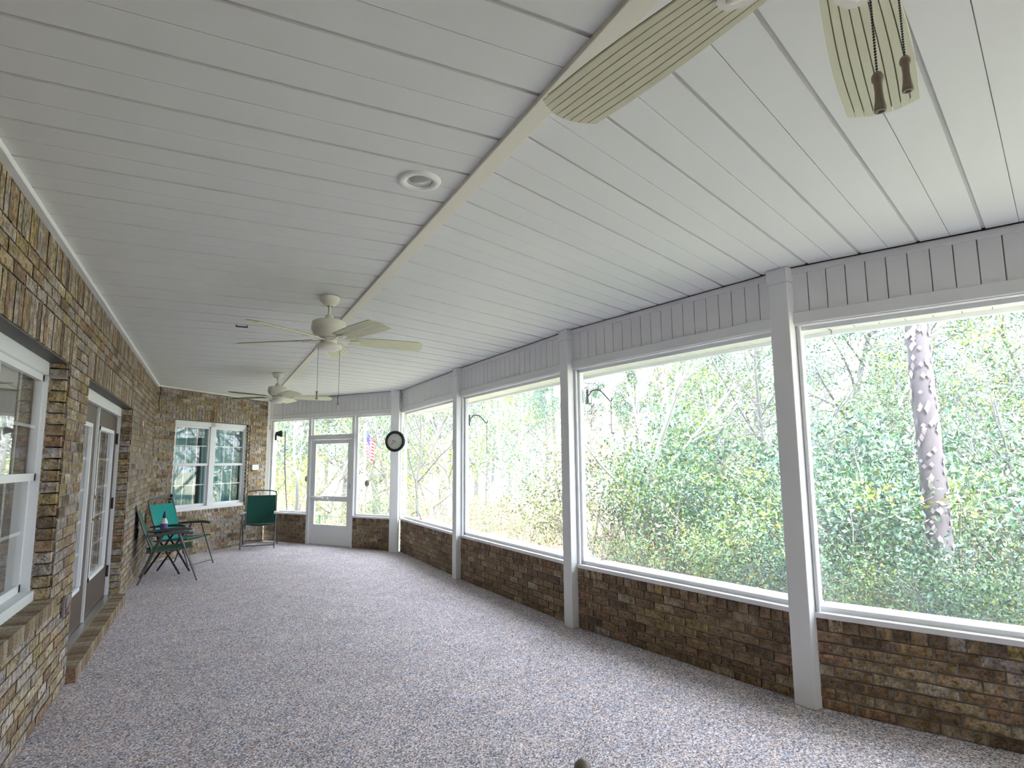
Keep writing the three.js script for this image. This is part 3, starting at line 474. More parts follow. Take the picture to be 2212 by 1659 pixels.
// ---- small things on the brick walls ----
const wallAt = (a, b, u, w = 0) => frameOf(a, b).at(u, w);
{
  const T = frameOf(Lc, Rc).turn, TL = frameOf([LW, BACK], Lc).turn;
  let q = wallAt(Lc, Rc, 2.34); const th = thing('wall_thermometer', 'small white thermometer box on the brick beside the curtained window', 'thermometer', q[0], 1.43, q[1], T);
  part(th, 'case', rbx(-0.09, 0.09, -0.05, 0.05, 0.002, 0.035, 0.008), M.plastic); part(th, 'bracket', bx(-0.07, -0.05, -0.075, -0.05, 0.002, 0.02), M.dark); part(th, 'display', bx(-0.06, 0.06, -0.025, 0.025, 0.034, 0.0365), std({ color: lin(0.62, 0.64, 0.62), roughness: 0.3 }));
  q = wallAt(Lc, Rc, WIN2.u0 - 0.02); const bo = thing('banded_bottle', 'slim dark bottle with tan bands on the sill of the curtained window', 'bottle', q[0] + 0.02, WIN2.y0, q[1] + 0.02);
  part(bo, 'body', lathe([[0.0001, 0], [0.034, 0.001], [0.036, 0.02], [0.036, 0.2], [0.024, 0.235], [0.015, 0.25]], 20), std({ color: lin(0.06, 0.05, 0.05), roughness: 0.3 }));
  for (const y of [0.06, 0.12, 0.185]) part(bo, 'band', lathe([[0.0368, y], [0.0372, y + 0.012], [0.0368, y + 0.024]], 20), std({ color: lin(0.5, 0.4, 0.25), roughness: 0.5 }));
  part(bo, 'neck', lathe([[0.016, 0.248], [0.016, 0.275], [0.017, 0.276], [0.018, 0.3], [0.0001, 0.302]], 16), M.dark);
  q = wallAt([LW, BACK], Lc, BACK + 8.95); const br = thing('wall_bracket', 'little cream bracket with a hook on the brick past the doors', 'bracket', q[0], 1.98, q[1], TL);
  part(br, 'plate', rbx(-0.06, 0.06, 0, 0.07, 0.002, 0.03, 0.006), std({ color: lin(0.6, 0.56, 0.46), roughness: 0.6 })); part(br, 'hook', tube([V(0, 0.01, 0.02), V(0, -0.05, 0.03), V(0, -0.1, 0.03), V(0, -0.12, 0.06), V(0, -0.1, 0.08)], 0.009, 8), std({ color: lin(0.45, 0.4, 0.3), roughness: 0.5 }));
  const outlet = (lab, u, y, col) => { const p = wallAt([LW, BACK], Lc, u), o = thing('outlet_box', lab, 'outlet', p[0], y, p[1], TL); part(o, 'cover', rbx(-0.045, 0.045, -0.065, 0.065, 0.002, 0.022, 0.006), col); part(o, 'lid', rbx(-0.035, 0.035, -0.005, 0.052, 0.02, 0.03, 0.004), col); part(o, 'socket', bx(-0.02, 0.02, -0.05, -0.012, 0.0215, 0.0245), M.dark); };
  outlet('weathered outlet cover on the brick between the window and the doors', BACK + 4.98, 0.575, std({ color: lin(0.22, 0.19, 0.19), roughness: 0.6 }));
  outlet('black outlet box low on the brick behind the sideways chair', BACK + 9.25, 0.62, M.dark);
  q = wallAt(Lc, Rc, 0.05, 0.012); single('wall_cable', 'thin black cable hanging from the ceiling in the brick corner', 'cable', tube([V(0, 0, 0), V(0.01, -0.1, 0.004), V(-0.006, -0.24, 0.006), V(0.004, -0.4, 0.004)], 0.006, 6), M.dark, q[0], H - 0.01, q[1]);
  const kn = thing('knob_stand', 'grey-brown rounded knob standing on the open carpet', 'knob', 1.455, 0, -2.295); const km = std({ color: lin(0.2, 0.17, 0.14), roughness: 0.5 });
  part(kn, 'foot', lathe([[0.0001, 0], [0.05, 0], [0.05, 0.01], [0.02, 0.02], [0.015, 0.03]], 24), km); part(kn, 'stem', lathe([[0.014, 0.02], [0.012, 0.16], [0.018, 0.18]], 16), km); part(kn, 'knob', lathe([[0.0001, 0.255], [0.02, 0.251], [0.034, 0.235], [0.038, 0.21], [0.03, 0.185], [0.0001, 0.175]], 28), km);
  single('fallen_leaf', 'tiny pale leaf scrap on the carpet', 'leaf', new THREE.SphereGeometry(0.02, 8, 5).scale(1.4, 0.18, 0.6), std({ color: lin(0.7, 0.68, 0.62), roughness: 0.8 }), 0.64, 0.003, -4.85);
}
// ---- ground outside ----
const GY = -0.45;
{
  const a = periodic(10, 51), b = periodic(60, 52), c = periodic(256, 53), r = rngOf(54);
  const map = dataTex(1024, 1024, (i, j) => { const u = i / 1024, v = j / 1024, p = a(u, v), q = b(u, v), s = c(u, v); const t = 0.78 + (q - 0.5) * 0.2 + (s - 0.5) * 0.3 + (r() - 0.5) * 0.1; const straw = Math.max(0, p - 0.45) * 0.5; return [t * 0.98, t * (0.965 - straw * 0.22), t * (0.82 - straw * 0.28)]; });
  map.repeat.set(1 / 9, 1 / 9);
  const g = new THREE.PlaneGeometry(320, 320, 1, 1); const uv = g.attributes.uv; for (let i = 0; i < uv.count; i++) uv.setXY(i, uv.getX(i) * 320, uv.getY(i) * 320); g.rotateX(-Math.PI / 2);
  const m = structure('ground', 'pale straw-coloured field around the porch', 'ground', g, std({ map, roughness: 1 })); m.position.set(0, GY, -20);
}
// ---- plant builders ----
class MB {
  constructor() { this.p = []; this.c = []; this.i = []; }
  limb(pts, rad, sides, col) { // tapering bent limb
    const base = this.p.length / 3; let up = V(0.3, 0.2, 1).normalize();
    for (let k = 0; k < pts.length; k++) {
      const d = V().subVectors(pts[Math.min(k + 1, pts.length - 1)], pts[Math.max(k - 1, 0)]).normalize(), x = V().crossVectors(d, up).normalize(), y = V().crossVectors(x, d);
      for (let s = 0; s < sides; s++) { const a = s / sides * 6.2832, q = rad[k]; this.p.push(pts[k].x + (x.x * Math.cos(a) + y.x * Math.sin(a)) * q, pts[k].y + (x.y * Math.cos(a) + y.y * Math.sin(a)) * q, pts[k].z + (x.z * Math.cos(a) + y.z * Math.sin(a)) * q); this.c.push(...col); }
      if (k) for (let s = 0; s < sides; s++) { const e = base + (k - 1) * sides, n = (s + 1) % sides; this.i.push(e + s, e + n, e + sides + s, e + n, e + sides + n, e + sides + s); }
    }
  }
  leaf(c, d, w, col) { const b = this.p.length / 3; this.p.push(c.x - d.x, c.y - d.y, c.z - d.z, c.x + w.x, c.y + w.y, c.z + w.z, c.x + d.x, c.y + d.y, c.z + d.z, c.x - w.x, c.y - w.y, c.z - w.z); for (let k = 0; k < 4; k++) this.c.push(...col); this.i.push(b, b + 1, b + 2, b, b + 2, b + 3); }
  geo() { const g = new THREE.BufferGeometry(); g.setAttribute('position', new THREE.Float32BufferAttribute(this.p, 3)); g.setAttribute('color', new THREE.Float32BufferAttribute(this.c, 3)); g.setIndex(this.i); g.computeVertexNormals(); return g; }
}
const barkMat = std({ vertexColors: true, roughness: 0.95 }), leafMat = std({ vertexColors: true, roughness: 0.42, side: THREE.DoubleSide });
const sph = (r) => { const z = r() * 2 - 1, a = r() * 6.2832, q = Math.sqrt(1 - z * z); return V(q * Math.cos(a), z, q * Math.sin(a)); };
function branch(mb, r, a, dir, len, rad, level, o, tips) {
  const n = level === 0 ? 7 : 4, pts = [a.clone()], rr = [rad]; let d = dir.clone(), p = a.clone();
  for (let k = 1; k <= n; k++) { d.addScaledVector(sph(r), o.bend).addScaledVector(V(0, 1, 0), o.lift).normalize(); p = p.clone().addScaledVector(d, len / n); pts.push(p); rr.push(rad * (1 - k / n * o.taper)); }
  mb.limb(pts, rr, level === 0 ? 7 : level === 1 ? 5 : 3, o.bark(r));
  if (level >= o.levels) { tips.push(p, pts[n - 1], pts[n - 2]); return; }
  const kids = level === 0 ? o.kids0 : o.kids;
  for (let k = 0; k < kids; k++) { const t = level === 0 ? o.first + (1 - o.first) * (k + r() * 0.7) / kids : 0.3 + 0.7 * (k + r()) / kids, f = Math.min(t, 0.999) * n, i = Math.floor(f), q = pts[i].clone().lerp(pts[i + 1], f - i), pd = V().subVectors(pts[i + 1], pts[i]).normalize(), s = sph(r); s.addScaledVector(pd, -s.dot(pd)).normalize(); const ang = o.spread * (0.7 + r() * 0.6); branch(mb, r, q, pd.multiplyScalar(Math.cos(ang)).addScaledVector(s, Math.sin(ang)), len * o.shrink * (1.15 - 0.5 * t) * (level === 0 ? o.reach : 1), rr[i] * 0.55, level + 1, o, tips); }
  tips.push(p);
}
const pick = (r, list) => list[Math.floor(r() * list.length)];
function foliage(r, tips, per, spread, size, palette, slim = 0.42) {
  const mb = new MB(); for (const t of tips) { const pc = pick(r, palette), hz = 0.8 + r() * 0.4; for (let k = 0; k < per; k++) { const c = t.clone().addScaledVector(sph(r), spread * Math.cbrt(r())), d = sph(r), w = V().crossVectors(d, sph(r)).normalize(), s = size * (0.6 + r() * 0.8), m = hz * (0.55 + 1.9 * Math.pow(r(), 2.2)); mb.leaf(c, d.multiplyScalar(s / 2), w.multiplyScalar(s * slim / 2), [pc[0] * m, pc[1] * m, pc[2] * m]); } }
  return mb.geo();
}
const G = { deep: [0.08, 0.17, 0.10], mid: [0.13, 0.26, 0.12], blue: [0.10, 0.20, 0.20], lime: [0.24, 0.37, 0.08], yell: [0.36, 0.37, 0.05], pale: [0.21, 0.31, 0.24], olive: [0.19, 0.21, 0.12], pink: [0.5, 0.22, 0.22], tan: [0.24, 0.2, 0.12] };
const greyBark = (r) => { const t = 0.12 + r() * 0.06; return [t, t * 0.97, t]; }, paleBark = (r) => { const t = 0.17 + r() * 0.12; return [t, t * 0.97, t * 0.97]; }, brownBark = (r) => { const t = 0.06 + r() * 0.04; return [t, t * 0.92, t * 0.96]; }, tanBark = (r) => { const t = 0.3 + r() * 0.16; return [t, t * 0.92, t * 0.82]; };
const KIND = {
  evergreen: (s, v) => { const r = rngOf(s), w = new MB(), t = []; branch(w, r, V(0, 0, 0), V(0, 1, 0), 6.6, 0.13, 0, { bend: 0.1, lift: 0.05, taper: 0.75, levels: 2, kids0: 19, kids: 6, first: 0.12, spread: 1.15, shrink: 0.42, reach: 0.95, bark: greyBark }, t); return { wood: w.geo(), leaves: foliage(r, t, 30, 0.34, 0.088, [G.deep, G.mid, G.mid, G.blue, G.blue, G.pale, G.lime].map((c) => c.map((q) => q * (v ? 0.62 : 0.85)))), height: 7 }; },
  lime: (s) => { const r = rngOf(s), w = new MB(), t = []; branch(w, r, V(0, 0, 0), V(0.1, 1, 0), 4.2, 0.07, 0, { bend: 0.16, lift: 0.06, taper: 0.75, levels: 2, kids0: 13, kids: 5, first: 0.18, spread: 1.0, shrink: 0.46, reach: 0.95, bark: paleBark }, t); return { wood: w.geo(), leaves: foliage(r, t, 20, 0.26, 0.066, [G.lime, G.lime, G.yell, G.pale, G.mid, G.mid].map((c) => c.map((q) => q * 0.75))), height: 4.5 }; },
  pine: (s) => { const r = rngOf(s), w = new MB(), t = []; branch(w, r, V(0, 0, 0), V(0, 1, 0), 11, 0.17, 0, { bend: 0.03, lift: 0.03, taper: 0.7, levels: 2, kids0: 18, kids: 6, first: 0.42, spread: 1.25, shrink: 0.25, reach: 0.85, bark: brownBark }, t); return { wood: w.geo(), leaves: foliage(r, t, 15, 0.4, 0.36, [G.deep, G.blue, G.mid, G.mid, G.deep].map((c) => c.map((q) => q * 0.42)), 0.14), height: 11 }; },
  bare: (s) => { const r = rngOf(s), w = new MB(), t = []; branch(w, r, V(0, 0, 0), V(0.05, 1, 0), 3.4, 0.042, 0, { bend: 0.16, lift: 0.05, taper: 0.72, levels: 3, kids0: 9, kids: 5, first: 0.3, spread: 0.75, shrink: 0.58, reach: 1, bark: paleBark }, t); return { wood: w.geo(), leaves: null, height: 4.2 }; },
  shrub: (s, pal) => { const r = rngOf(s), w = new MB(), t = []; for (let k = 0; k < 7; k++) { const d = sph(r); d.y = 1.1 + r(); branch(w, r, V((r() - 0.5) * 0.3, 0, (r() - 0.5) * 0.3), d.normalize(), 1.5 + r() * 0.5, 0.022, 1, { bend: 0.2, lift: 0.05, taper: 0.8, levels: 2, kids0: 5, kids: 7, first: 0.2, spread: 0.8, shrink: 0.5, reach: 1, bark: tanBark }, t); } return { wood: w.geo(), leaves: foliage(r, t, 26, 0.22, 0.052, pal), height: 1.9 }; },
  brush: (s) => { const r = rngOf(s), w = new MB(), t = []; for (let k = 0; k < 26; k++) { const d = sph(r); d.y = 0.7 + r() * 1.2; branch(w, r, V((r() - 0.5) * 0.7, 0, (r() - 0.5) * 0.7), d.normalize(), 1.3 + r() * 0.9, 0.013, 1, { bend: 0.17, lift: -0.02, taper: 0.8, levels: 2, kids0: 4, kids: 4, first: 0.2, spread: 0.7, shrink: 0.5, reach: 1, bark: r() < 0.5 ? tanBark : paleBark }, t); } return { wood: w.geo(), leaves: null, height: 1.9 }; },
};
const palettes = [[G.mid, G.lime, G.pale, G.mid, G.yell], [G.deep, G.mid, G.blue, G.pale], [G.tan, G.olive, G.lime, G.tan], [G.pink, G.pink, G.tan], [G.yell, G.yell, G.lime]];
const proto = new Map();
function plantProto(kind, v) { const k = kind + v; if (!proto.has(k)) proto.set(k, kind === 'shrub' ? KIND.shrub(900 + v * 7, palettes[v]) : KIND[kind](700 + kind.length * 50 + v * 13, v)); return proto.get(k); }
const groundDir = (az, dist) => [dist * Math.sin(az * R), -dist * Math.cos(az * R)];
const pr = rngOf(77);
function plant(kind, v, az, dist, h, name, label, group) {
  const q = plantProto(kind, v), [x, z] = groundDir(az, dist), g = thing(name, label, ({ shrub: 'shrub', brush: 'brush' })[kind] ?? 'tree', x, GY, z, pr() * 6.28, group), k = h / q.height; g.scale.set(k * (0.92 + pr() * 0.2), k, k * (0.92 + pr() * 0.2));
  part(g, kind === 'shrub' || kind === 'brush' ? 'stems' : 'trunk', q.wood, barkMat); if (q.leaves) { part(g, 'foliage', q.leaves, leafMat); }
  return g;
}
const L = {
  ev: ['evergreen_tree', 'leafy evergreen tree', 'evergreens of the wood'], fr: ['pine_tree', 'slim distant pine', 'pines of the distant tree line'],
  li: ['sapling', 'yellow-green sapling', 'yellow-green saplings'], ba: ['bare_tree', 'leafless pale-barked tree', 'leafless trees of the wood'],
  sh: ['shrub', 'green leafy shrub', 'green shrubs outside'], br: ['brush', 'tangle of dry bare stems', 'tangles of dry stems'], ys: ['yellow_shrub', 'yellow-leaved shrub', 'yellow shrubs outside'], ts: ['tan_shrub', 'tan and olive dry shrub', 'dry shrubs outside'],
};
const faces = (az) => (az < 15.5 ? 'facing the screen door' : az < 23.5 ? 'facing the bay next to the clock post' : az < 32 ? 'facing the bay between the second and third posts' : az < 51 ? 'facing the wide bay before the thick near post' : 'facing the near bay past the thick post');
const put = (k, v, az, d, h, l) => { const [n, base, grp] = L[l]; return plant(k, v, az, d, h, n, `${d < 9 ? 'near' : d < 14 ? 'middle-distance' : d < 30 ? 'farther' : 'tree-line'} ${base} ${faces(az)}`, grp); };
// distant tree line across the field
for (let k = 0; k < 22; k++) { const az = 1 + k * 2.05 + pr() * 1.2; put('pine', k % 2, az, 46 + pr() * 22, 9 + pr() * 3.2, 'fr'); }
// wood beyond the far end
for (const [az, d, h, v] of [[1, 19, 6.2, 0], [5, 24, 7, 1], [8.5, 21, 6, 0], [11, 27, 7.5, 1], [14, 20, 6, 1], [17, 24, 6.6, 0], [20, 21, 6.4, 1], [23, 30, 7, 0], [26, 36, 8, 1], [29.5, 40, 8, 0]]) put('evergreen', v, az, d, h, 'ev');
for (const [az, d, h, v] of [[3, 16, 4, 0], [9.5, 17, 3.6, 1], [15, 17, 3.8, 0], [18.5, 16, 4.3, 1], [24, 22, 5.5, 0], [27, 25, 5.8, 1]]) put('lime', v, az, d, h, 'li');
for (const [az, d, h, v] of [[7, 15, 4.5, 0], [12.5, 17, 4.4, 1], [17.5, 13.5, 4.6, 0], [21.5, 15, 4.8, 1], [25.5, 18, 5.2, 0]]) put('bare', v, az, d, h, 'ba');
// dense wood on the right
for (const [az, d, h, v] of [[42.5, 26, 6.2, 0], [45, 21, 6, 1], [47.5, 18, 6.4, 0], [50, 15, 6, 1], [55, 13, 5.6, 0], [58, 12.5, 5.2, 1], [61.5, 12, 4.4, 0], [64.5, 11.5, 3.4, 1], [68, 12, 4.2, 0], [72, 12, 3.4, 1], [80, 18, 3, 0], [95, 20, 3, 1], [115, 22, 3, 0]]) put('evergreen', v, az, d, h, 'ev');
for (const [az, d, h, v] of [[38.5, 15, 4.0, 0], [42.5, 13, 4.4, 1], [46.5, 11.5, 3.8, 0], [59, 9.5, 3.2, 1], [63.5, 9, 2.8, 0], [68, 9, 3.4, 1]]) put('lime', v, az, d, h, 'li');
for (const [az, d, h, v] of [[45, 14, 5.6, 0], [49.5, 10.5, 5, 1], [52.5, 8.6, 3.4, 0], [54.5, 9.5, 4.4, 1], [65.5, 8.5, 3.2, 0]]) put('bare', v, az, d, h, 'ba');
// low growth close to the porch
for (const [az, d, h, v] of [[57, 5.9, 1.1, 0], [60, 5.75, 1.2, 1], [63.5, 5.6, 1.1, 0], [67, 5.6, 1.2, 1], [41.5, 6.9, 1.2, 0], [46, 6.5, 1.2, 0], [49.5, 6.2, 1.2, 1], [37.5, 9, 1.9, 0], [41, 8.6, 1.9, 1], [44, 8.2, 2.0, 0], [47, 8, 1.8, 0], [50, 7.6, 1.9, 1], [53.5, 7.2, 1.7, 0], [56.5, 7, 1.6, 1], [59, 7.6, 2.2, 1], [61.5, 7.6, 1.9, 0], [65, 8, 2.2, 1], [69, 7.4, 1.8, 0], [27.5, 15, 2.1, 1], [13, 13, 1.4, 0], [42.5, 11, 2.6, 1], [46, 10.5, 2.8, 0], [55.5, 9, 2.4, 1], [39.5, 12, 2.2, 1], [73, 7.5, 2, 1]]) put('shrub', v, az, d, h, 'sh');
for (const [az, d, h] of [[33, 9.8, 2.1], [36.5, 8, 0.9], [22.5, 12.6, 1.2], [26.5, 11, 1.3], [17, 15, 1.3], [31.5, 14, 1.2], [57.8, 6.4, 0.9]]) put('shrub', 2, az, d, h, 'ts');
for (const [az, d, h] of [[5.8, 17, 2.1], [7.2, 18, 1.7], [18.8, 18, 2.6], [55, 6.6, 0.75]]) put('shrub', 4, az, d, h, 'ys');
for (const [az, d, h] of [[36.4, 8.4, 1.5], [38.8, 8.6, 1.2], [43, 8.4, 0.8], [57.5, 7.6, 1.2], [60.5, 7.4, 1.3], [63, 7.6, 1.7], [66, 7.6, 1.5], [58.5, 9, 2.2], [54.5, 9, 2.4], [10, 18, 1.5], [14.5, 17, 1.4], [19.5, 16, 1.3], [24, 15, 1.2], [29, 14, 0.9], [6.5, 18, 1.3]]) put('brush', 0, az, d, h, 'br');
// single trees that stand out
{
  const pinkT = (az, d, h, lab) => plant('shrub', 3, az, d, h, 'redbud_tree', lab, undefined);
  pinkT(34.3, 26, 3.6, 'pink-budded small tree at the edge of the field behind the bare sapling').userData.category = 'tree';
  const sap = (() => { const r = rngOf(431), w = new MB(), t = [], o = { bend: 0.13, lift: 0.04, taper: 0.7, levels: 3, kids0: 8, kids: 5, first: 0.3, spread: 0.62, shrink: 0.6, reach: 1.05, bark: (q) => { const k = 0.42 + q() * 0.12; return [k, k * 0.97, k * 0.92]; } }; branch(w, r, V(0, 0, 0), V(-0.18, 1, 0.05), 3.3, 0.075, 0, o, t); return w.geo(); })();
  const s = thing('bare_sapling', 'leaning bare white-barked sapling in front of the open field', 'tree', 5.5, GY, -7.1, 2.2); part(s, 'trunk', sap, barkMat);
  const pineTrunk = (lab, x, z, h, r0, lean, needleAt) => {
    const r = rngOf(Math.round(h * 100)), g = thing('tall_pine', lab, 'tree', x, GY, z); const w = new MB(), pts = [], rr = []; for (let k = 0; k <= 14; k++) { pts.push(V(lean * k / 14 * h, h * k / 14, 0)); rr.push(r0 * (1 - 0.4 * k / 14)); } w.limb(pts, rr, 14, [0.13, 0.115, 0.13]); part(g, 'trunk', w.geo(), barkMat);
    const pl = new MB(); for (let k = 0; k < 900; k++) { const t = r(), y = h * t, a = r() * 6.28, q = r0 * (1 - 0.4 * t) * 1.0, c = V(lean * y + Math.cos(a) * q, y, Math.sin(a) * q), tone = 0.2 + r() * 0.2; pl.leaf(c.add(V(Math.cos(a) * 0.012, 0, Math.sin(a) * 0.012)), V(0, r0 * 0.28 * (0.5 + r()), 0), V(-Math.sin(a) * r0 * 0.2, 0, Math.cos(a) * r0 * 0.2), [tone, tone * 0.9, tone * 0.93]); } part(g, 'bark_plates', pl.geo(), leafMat);
    const tw = new MB(), tips = []; for (let k = 0; k < 14; k++) { const a = r() * 6.28; branch(tw, r, V(lean * h * 0.9, h * (0.72 + 0.28 * k / 14), 0), V(Math.cos(a), 0.35, Math.sin(a)).normalize(), 1.6 + r(), 0.05, 1, { bend: 0.2, lift: 0.05, taper: 0.8, levels: 2, kids0: 5, kids: 6, first: 0.2, spread: 0.9, shrink: 0.5, reach: 1, bark: brownBark }, tips); } part(g, 'limbs', tw.geo(), barkMat); part(g, 'foliage', foliage(r, tips, 22, 0.4, 0.34, [G.deep, G.mid, G.blue], 0.14), leafMat);
  };
  pineTrunk('thick pine trunk with scaly bark standing close behind the near screen', 5.66, -3.12, 7.5, 0.105, -0.02);
  pineTrunk('tall lone pine rising above the far tree line at the edge of the field', 19.6, -22.75, 14, 0.27, -0.025);
  const st = thing('wooden_stand', 'small wooden feeder stand far off at the edge of the field', 'stand', 28.6, GY, -34.2); const wm = std({ color: lin(0.25, 0.2, 0.17), roughness: 0.9 });
  for (const [x, z] of [[-0.55, -0.4], [0.55, -0.4], [-0.55, 0.4], [0.55, 0.4]]) part(st, 'leg', bx(x - 0.06, x + 0.06, 0, 1.6, z - 0.06, z + 0.06), wm); part(st, 'deck', bx(-0.75, 0.75, 1.55, 1.7, -0.55, 0.55), wm);
}
// dry grass: uncountable blades
{
  const r = rngOf(88), t = new MB(); for (let k = 0; k < 16; k++) { const a = r() * 6.28, d = V(Math.cos(a) * 0.1 * r(), 0.08 + r() * 0.12, Math.sin(a) * 0.1 * r()), c = V((r() - 0.5) * 0.16, d.y * 0.9, (r() - 0.5) * 0.16); const q = 0.75 + r() * 0.5; t.leaf(c, d, V(Math.sin(a) * 0.006, 0, -Math.cos(a) * 0.006), [0.34 * q, 0.30 * q, 0.21 * q]); }
  const n = 3800, im = new THREE.InstancedMesh(t.geo(), leafMat, n), m = new THREE.Matrix4(), qn = new THREE.Quaternion(), c = new THREE.Color();
  for (let k = 0; k < n; k++) { const az = 2 + r() * 78, d = 5.6 + 16 * Math.pow(r(), 1.6), near = az < 24 ? 10 : az < 34 ? 5 : 0, [x, z] = groundDir(az, d + near), s = 0.6 + r() * 1.1; qn.setFromAxisAngle(V(0, 1, 0), r() * 6.28); m.compose(V(x, GY, z), qn, V(s, s * (0.7 + r() * 0.8), s)); im.setMatrixAt(k, m); const p = r(); c.setRGB(p < 0.25 ? 1.15 : 1, p < 0.25 ? 0.8 : p < 0.5 ? 1.1 : 1, p < 0.25 ? 0.85 : p < 0.5 ? 0.7 : 1); im.setColorAt(k, c); }
  im.name = 'dry_grass'; im.userData = { kind: 'stuff', label: 'dry straw grass growing over the ground outside', category: 'grass' }; lit(im); scene.add(im);
}
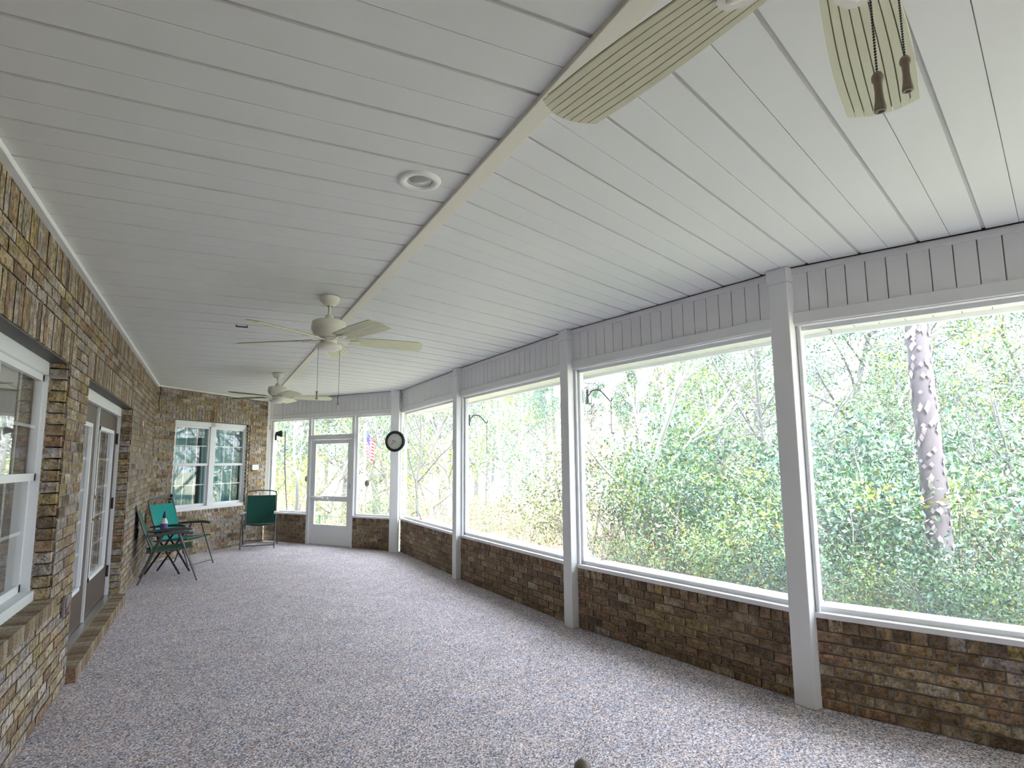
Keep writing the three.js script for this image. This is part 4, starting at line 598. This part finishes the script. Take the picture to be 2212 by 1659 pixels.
// ---- things just outside the screens ----
{
  const iron = std({ color: lin(0.03, 0.03, 0.04), roughness: 0.5 });
  // flag on its pole
  const f = thing('flag_pole', 'white pole carrying the striped flag beyond the screen door', 'flag pole', 3.3, GY, -14.65); part(f, 'pole', rod(V(0, 0, 0), V(0, 2.85, 0), 0.028, 12), M.plastic); part(f, 'finial', new THREE.SphereGeometry(0.035, 14, 10).translate(0, 2.87, 0), M.plastic);
  const tex = canvasTex(760, 400, (g, w, h) => { for (let k = 0; k < 13; k++) { g.fillStyle = k % 2 ? '#f4f1f1' : '#b8123c'; g.fillRect(0, h * k / 13, w, h / 13 + 1); } g.fillStyle = '#172a80'; g.fillRect(0, 0, w * 0.4, h * 7 / 13); g.fillStyle = '#fff'; for (let j = 0; j < 9; j++) for (let i = 0; i < (j % 2 ? 5 : 6); i++) { const x = w * 0.4 * (i * 2 + 1 + (j % 2)) / 12, y = h * 7 / 13 * (j + 1) / 10; g.beginPath(); for (let k = 0; k < 10; k++) { const a = k * 36 * R - Math.PI / 2, q = k % 2 ? 4 : 9; g.lineTo(x + Math.cos(a) * q, y + Math.sin(a) * q); } g.fill(); } });
  const n = 26, mrows = 18, p = [], uv = [], ix = []; for (let j = 0; j <= mrows; j++) for (let i = 0; i <= n; i++) { const u = i / n, v = j / mrows; p.push(0.03 + u * 0.2, 2.72 - v * 0.5 - u * 0.30 + 0.02 * Math.sin(u * 9), 0.07 * Math.sin(u * 15 + v * 1.2) * (0.25 + u)); uv.push(u, 1 - v); if (i < n && j < mrows) { const k = j * (n + 1) + i; ix.push(k, k + n + 1, k + 1, k + 1, k + n + 1, k + n + 2); } }
  const fg = new THREE.BufferGeometry(); fg.setAttribute('position', new THREE.Float32BufferAttribute(p, 3)); fg.setAttribute('uv', new THREE.Float32BufferAttribute(uv, 2)); fg.setIndex(ix); fg.computeVertexNormals();
  single('flag', 'red and white striped flag with starred blue canton drooping from the white pole', 'flag', fg, std({ map: tex, roughness: 0.9, side: THREE.DoubleSide }), 3.3, GY, -14.65);
  // green wire fence
  const fe = thing('garden_fence', 'low green wire fence crossing outside the far screens', 'fence', 0, GY, 0); const gm = std({ color: lin(0.05, 0.32, 0.18), roughness: 0.6 }), A = V(1.0, 0, -14.05), B = V(5.6, 0, -12.7);
  for (let k = 0; k < 5; k++) { const q = A.clone().lerp(B, k / 4); part(fe, 'fence_post', rod(q.clone(), q.clone().setY(0.92 - k * 0.08), 0.02, 8), gm); }
  for (const dy of [0, 0.3]) part(fe, 'wire', rod(A.clone().setY(0.9 - dy), B.clone().setY(0.56 - dy * 0.7), 0.008, 6), gm);
  // iron arms for hanging feeders, screwed to the outside of posts
  const arm = (lab, x, y, z, turn, drop) => { const g = thing('hanger_arm', lab, 'hanger', x, y, z, turn, 'black iron hanger arms'); part(g, 'arm', tube([V(0, -0.03, 0), V(0.05, 0.03, 0), V(0.13, 0.03, 0), V(0.21, -0.05, 0), V(0.235, -0.07, 0), V(0.25, -0.04, 0)], 0.007, 8), iron); part(g, 'rod', tube([V(0.235, -0.065, 0), V(0.235, -0.2, 0), V(0.235, -0.06 - drop, 0), V(0.25, -0.085 - drop, 0), V(0.262, -0.06 - drop, 0)], 0.004, 6), iron); part(g, 'mount', bx(-0.012, 0.004, -0.1, 0.04, -0.012, 0.012), iron); };
  arm('curved black iron hanger arm outside the post next to the clock post', 3.06, 2.08, -7.44, -0.15, 0.4); arm('curved black iron hanger arm outside the third post', 3.17, 2.13, -4.77, -0.2, 0.3);
  const hk = thing('feeder_hook', 'black hook with a small red feeder outside the low wall by the clock post', 'feeder', 3.05, SILL, -9.72); part(hk, 'hook', tube([V(-0.08, 0.1, 0), V(-0.02, 0.15, 0), V(0.05, 0.12, 0), V(0.08, 0.05, 0)], 0.006, 6), iron); part(hk, 'feeder', lathe([[0.0001, 0], [0.03, 0.004], [0.035, 0.02], [0.02, 0.045], [0.006, 0.055]], 16).translate(0.08, 0, 0), std({ color: lin(0.6, 0.05, 0.07), roughness: 0.4 }));
  // lamp and leaning pole at the far corner
  const q = frameOf(Rc, P[0]).at(0.16, -0.1); const fl = thing('spot_lamp', 'black spot lamp clamped beside the far screen corner', 'lamp', q[0], 2.06, q[1]); part(fl, 'clamp', bx(-0.03, 0.0, -0.1, 0.03, -0.02, 0.02), M.dark); part(fl, 'head', lathe([[0.0001, 0], [0.035, 0], [0.04, 0.03], [0.065, 0.1], [0.068, 0.12]], 24).rotateZ(-Math.PI / 2).translate(-0.02, 0.03, 0), M.dark); part(fl, 'lens', new THREE.CylinderGeometry(0.064, 0.064, 0.006, 24).rotateZ(Math.PI / 2).translate(0.1, 0.03, 0), M.plastic);
  const q2 = frameOf(Rc, P[0]).at(0.2, -0.35); single('leaning_pole', 'thin dark pole leaning behind the dark green chair outside the screen', 'pole', merged([tube([V(-0.06, 2.6, 0), V(-0.04, 1.9, 0), V(0.03, 1.0, 0), V(0.1, 0, 0)], 0.012, 7), tube([V(0.07, 0.9, 0), V(0.14, 1.0, 0), V(0.22, 0.96, 0), V(0.26, 1.03, 0)], 0.006, 6)]), std({ color: lin(0.09, 0.08, 0.07), roughness: 0.6 }), q2[0], GY, q2[1]);
  const cone = (lab, x, y, z) => { const g = new THREE.IcosahedronGeometry(0.05, 3), ps = g.attributes.position; for (let i = 0; i < ps.count; i++) { const v = V(ps.getX(i), ps.getY(i), ps.getZ(i)), k = 1 + 0.28 * noise.noise(v.x * 60, v.y * 60, v.z * 60); ps.setXYZ(i, v.x * k * 0.8, v.y * k * 1.15, v.z * k * 0.8); } g.computeVertexNormals(); const o = thing('cone_ornament', lab, 'ornament', x, y, z); part(o, 'cone', g, std({ color: lin(0.05, 0.045, 0.03), roughness: 0.8 })); part(o, 'string', rod(V(0, 0.04, 0), V(0, BEAM - y - 0.0, 0), 0.0015, 4), M.dark); };
  let c = frameOf(Rc, P[0]).at(0.93, -0.22); cone('small dark cone ornament hanging left of the screen door before the yellow shrub', c[0], 1.2, c[1]); c = frameOf(Rc, P[0]).at(2.47, -0.22); cone('small dark cone ornament hanging between the screen door and the clock post', c[0], 1.13, c[1]);
}
scene.traverse((o) => { if (o.isMesh) { o.castShadow = true; o.receiveShadow = true; } });
renderer.render(scene, camera);
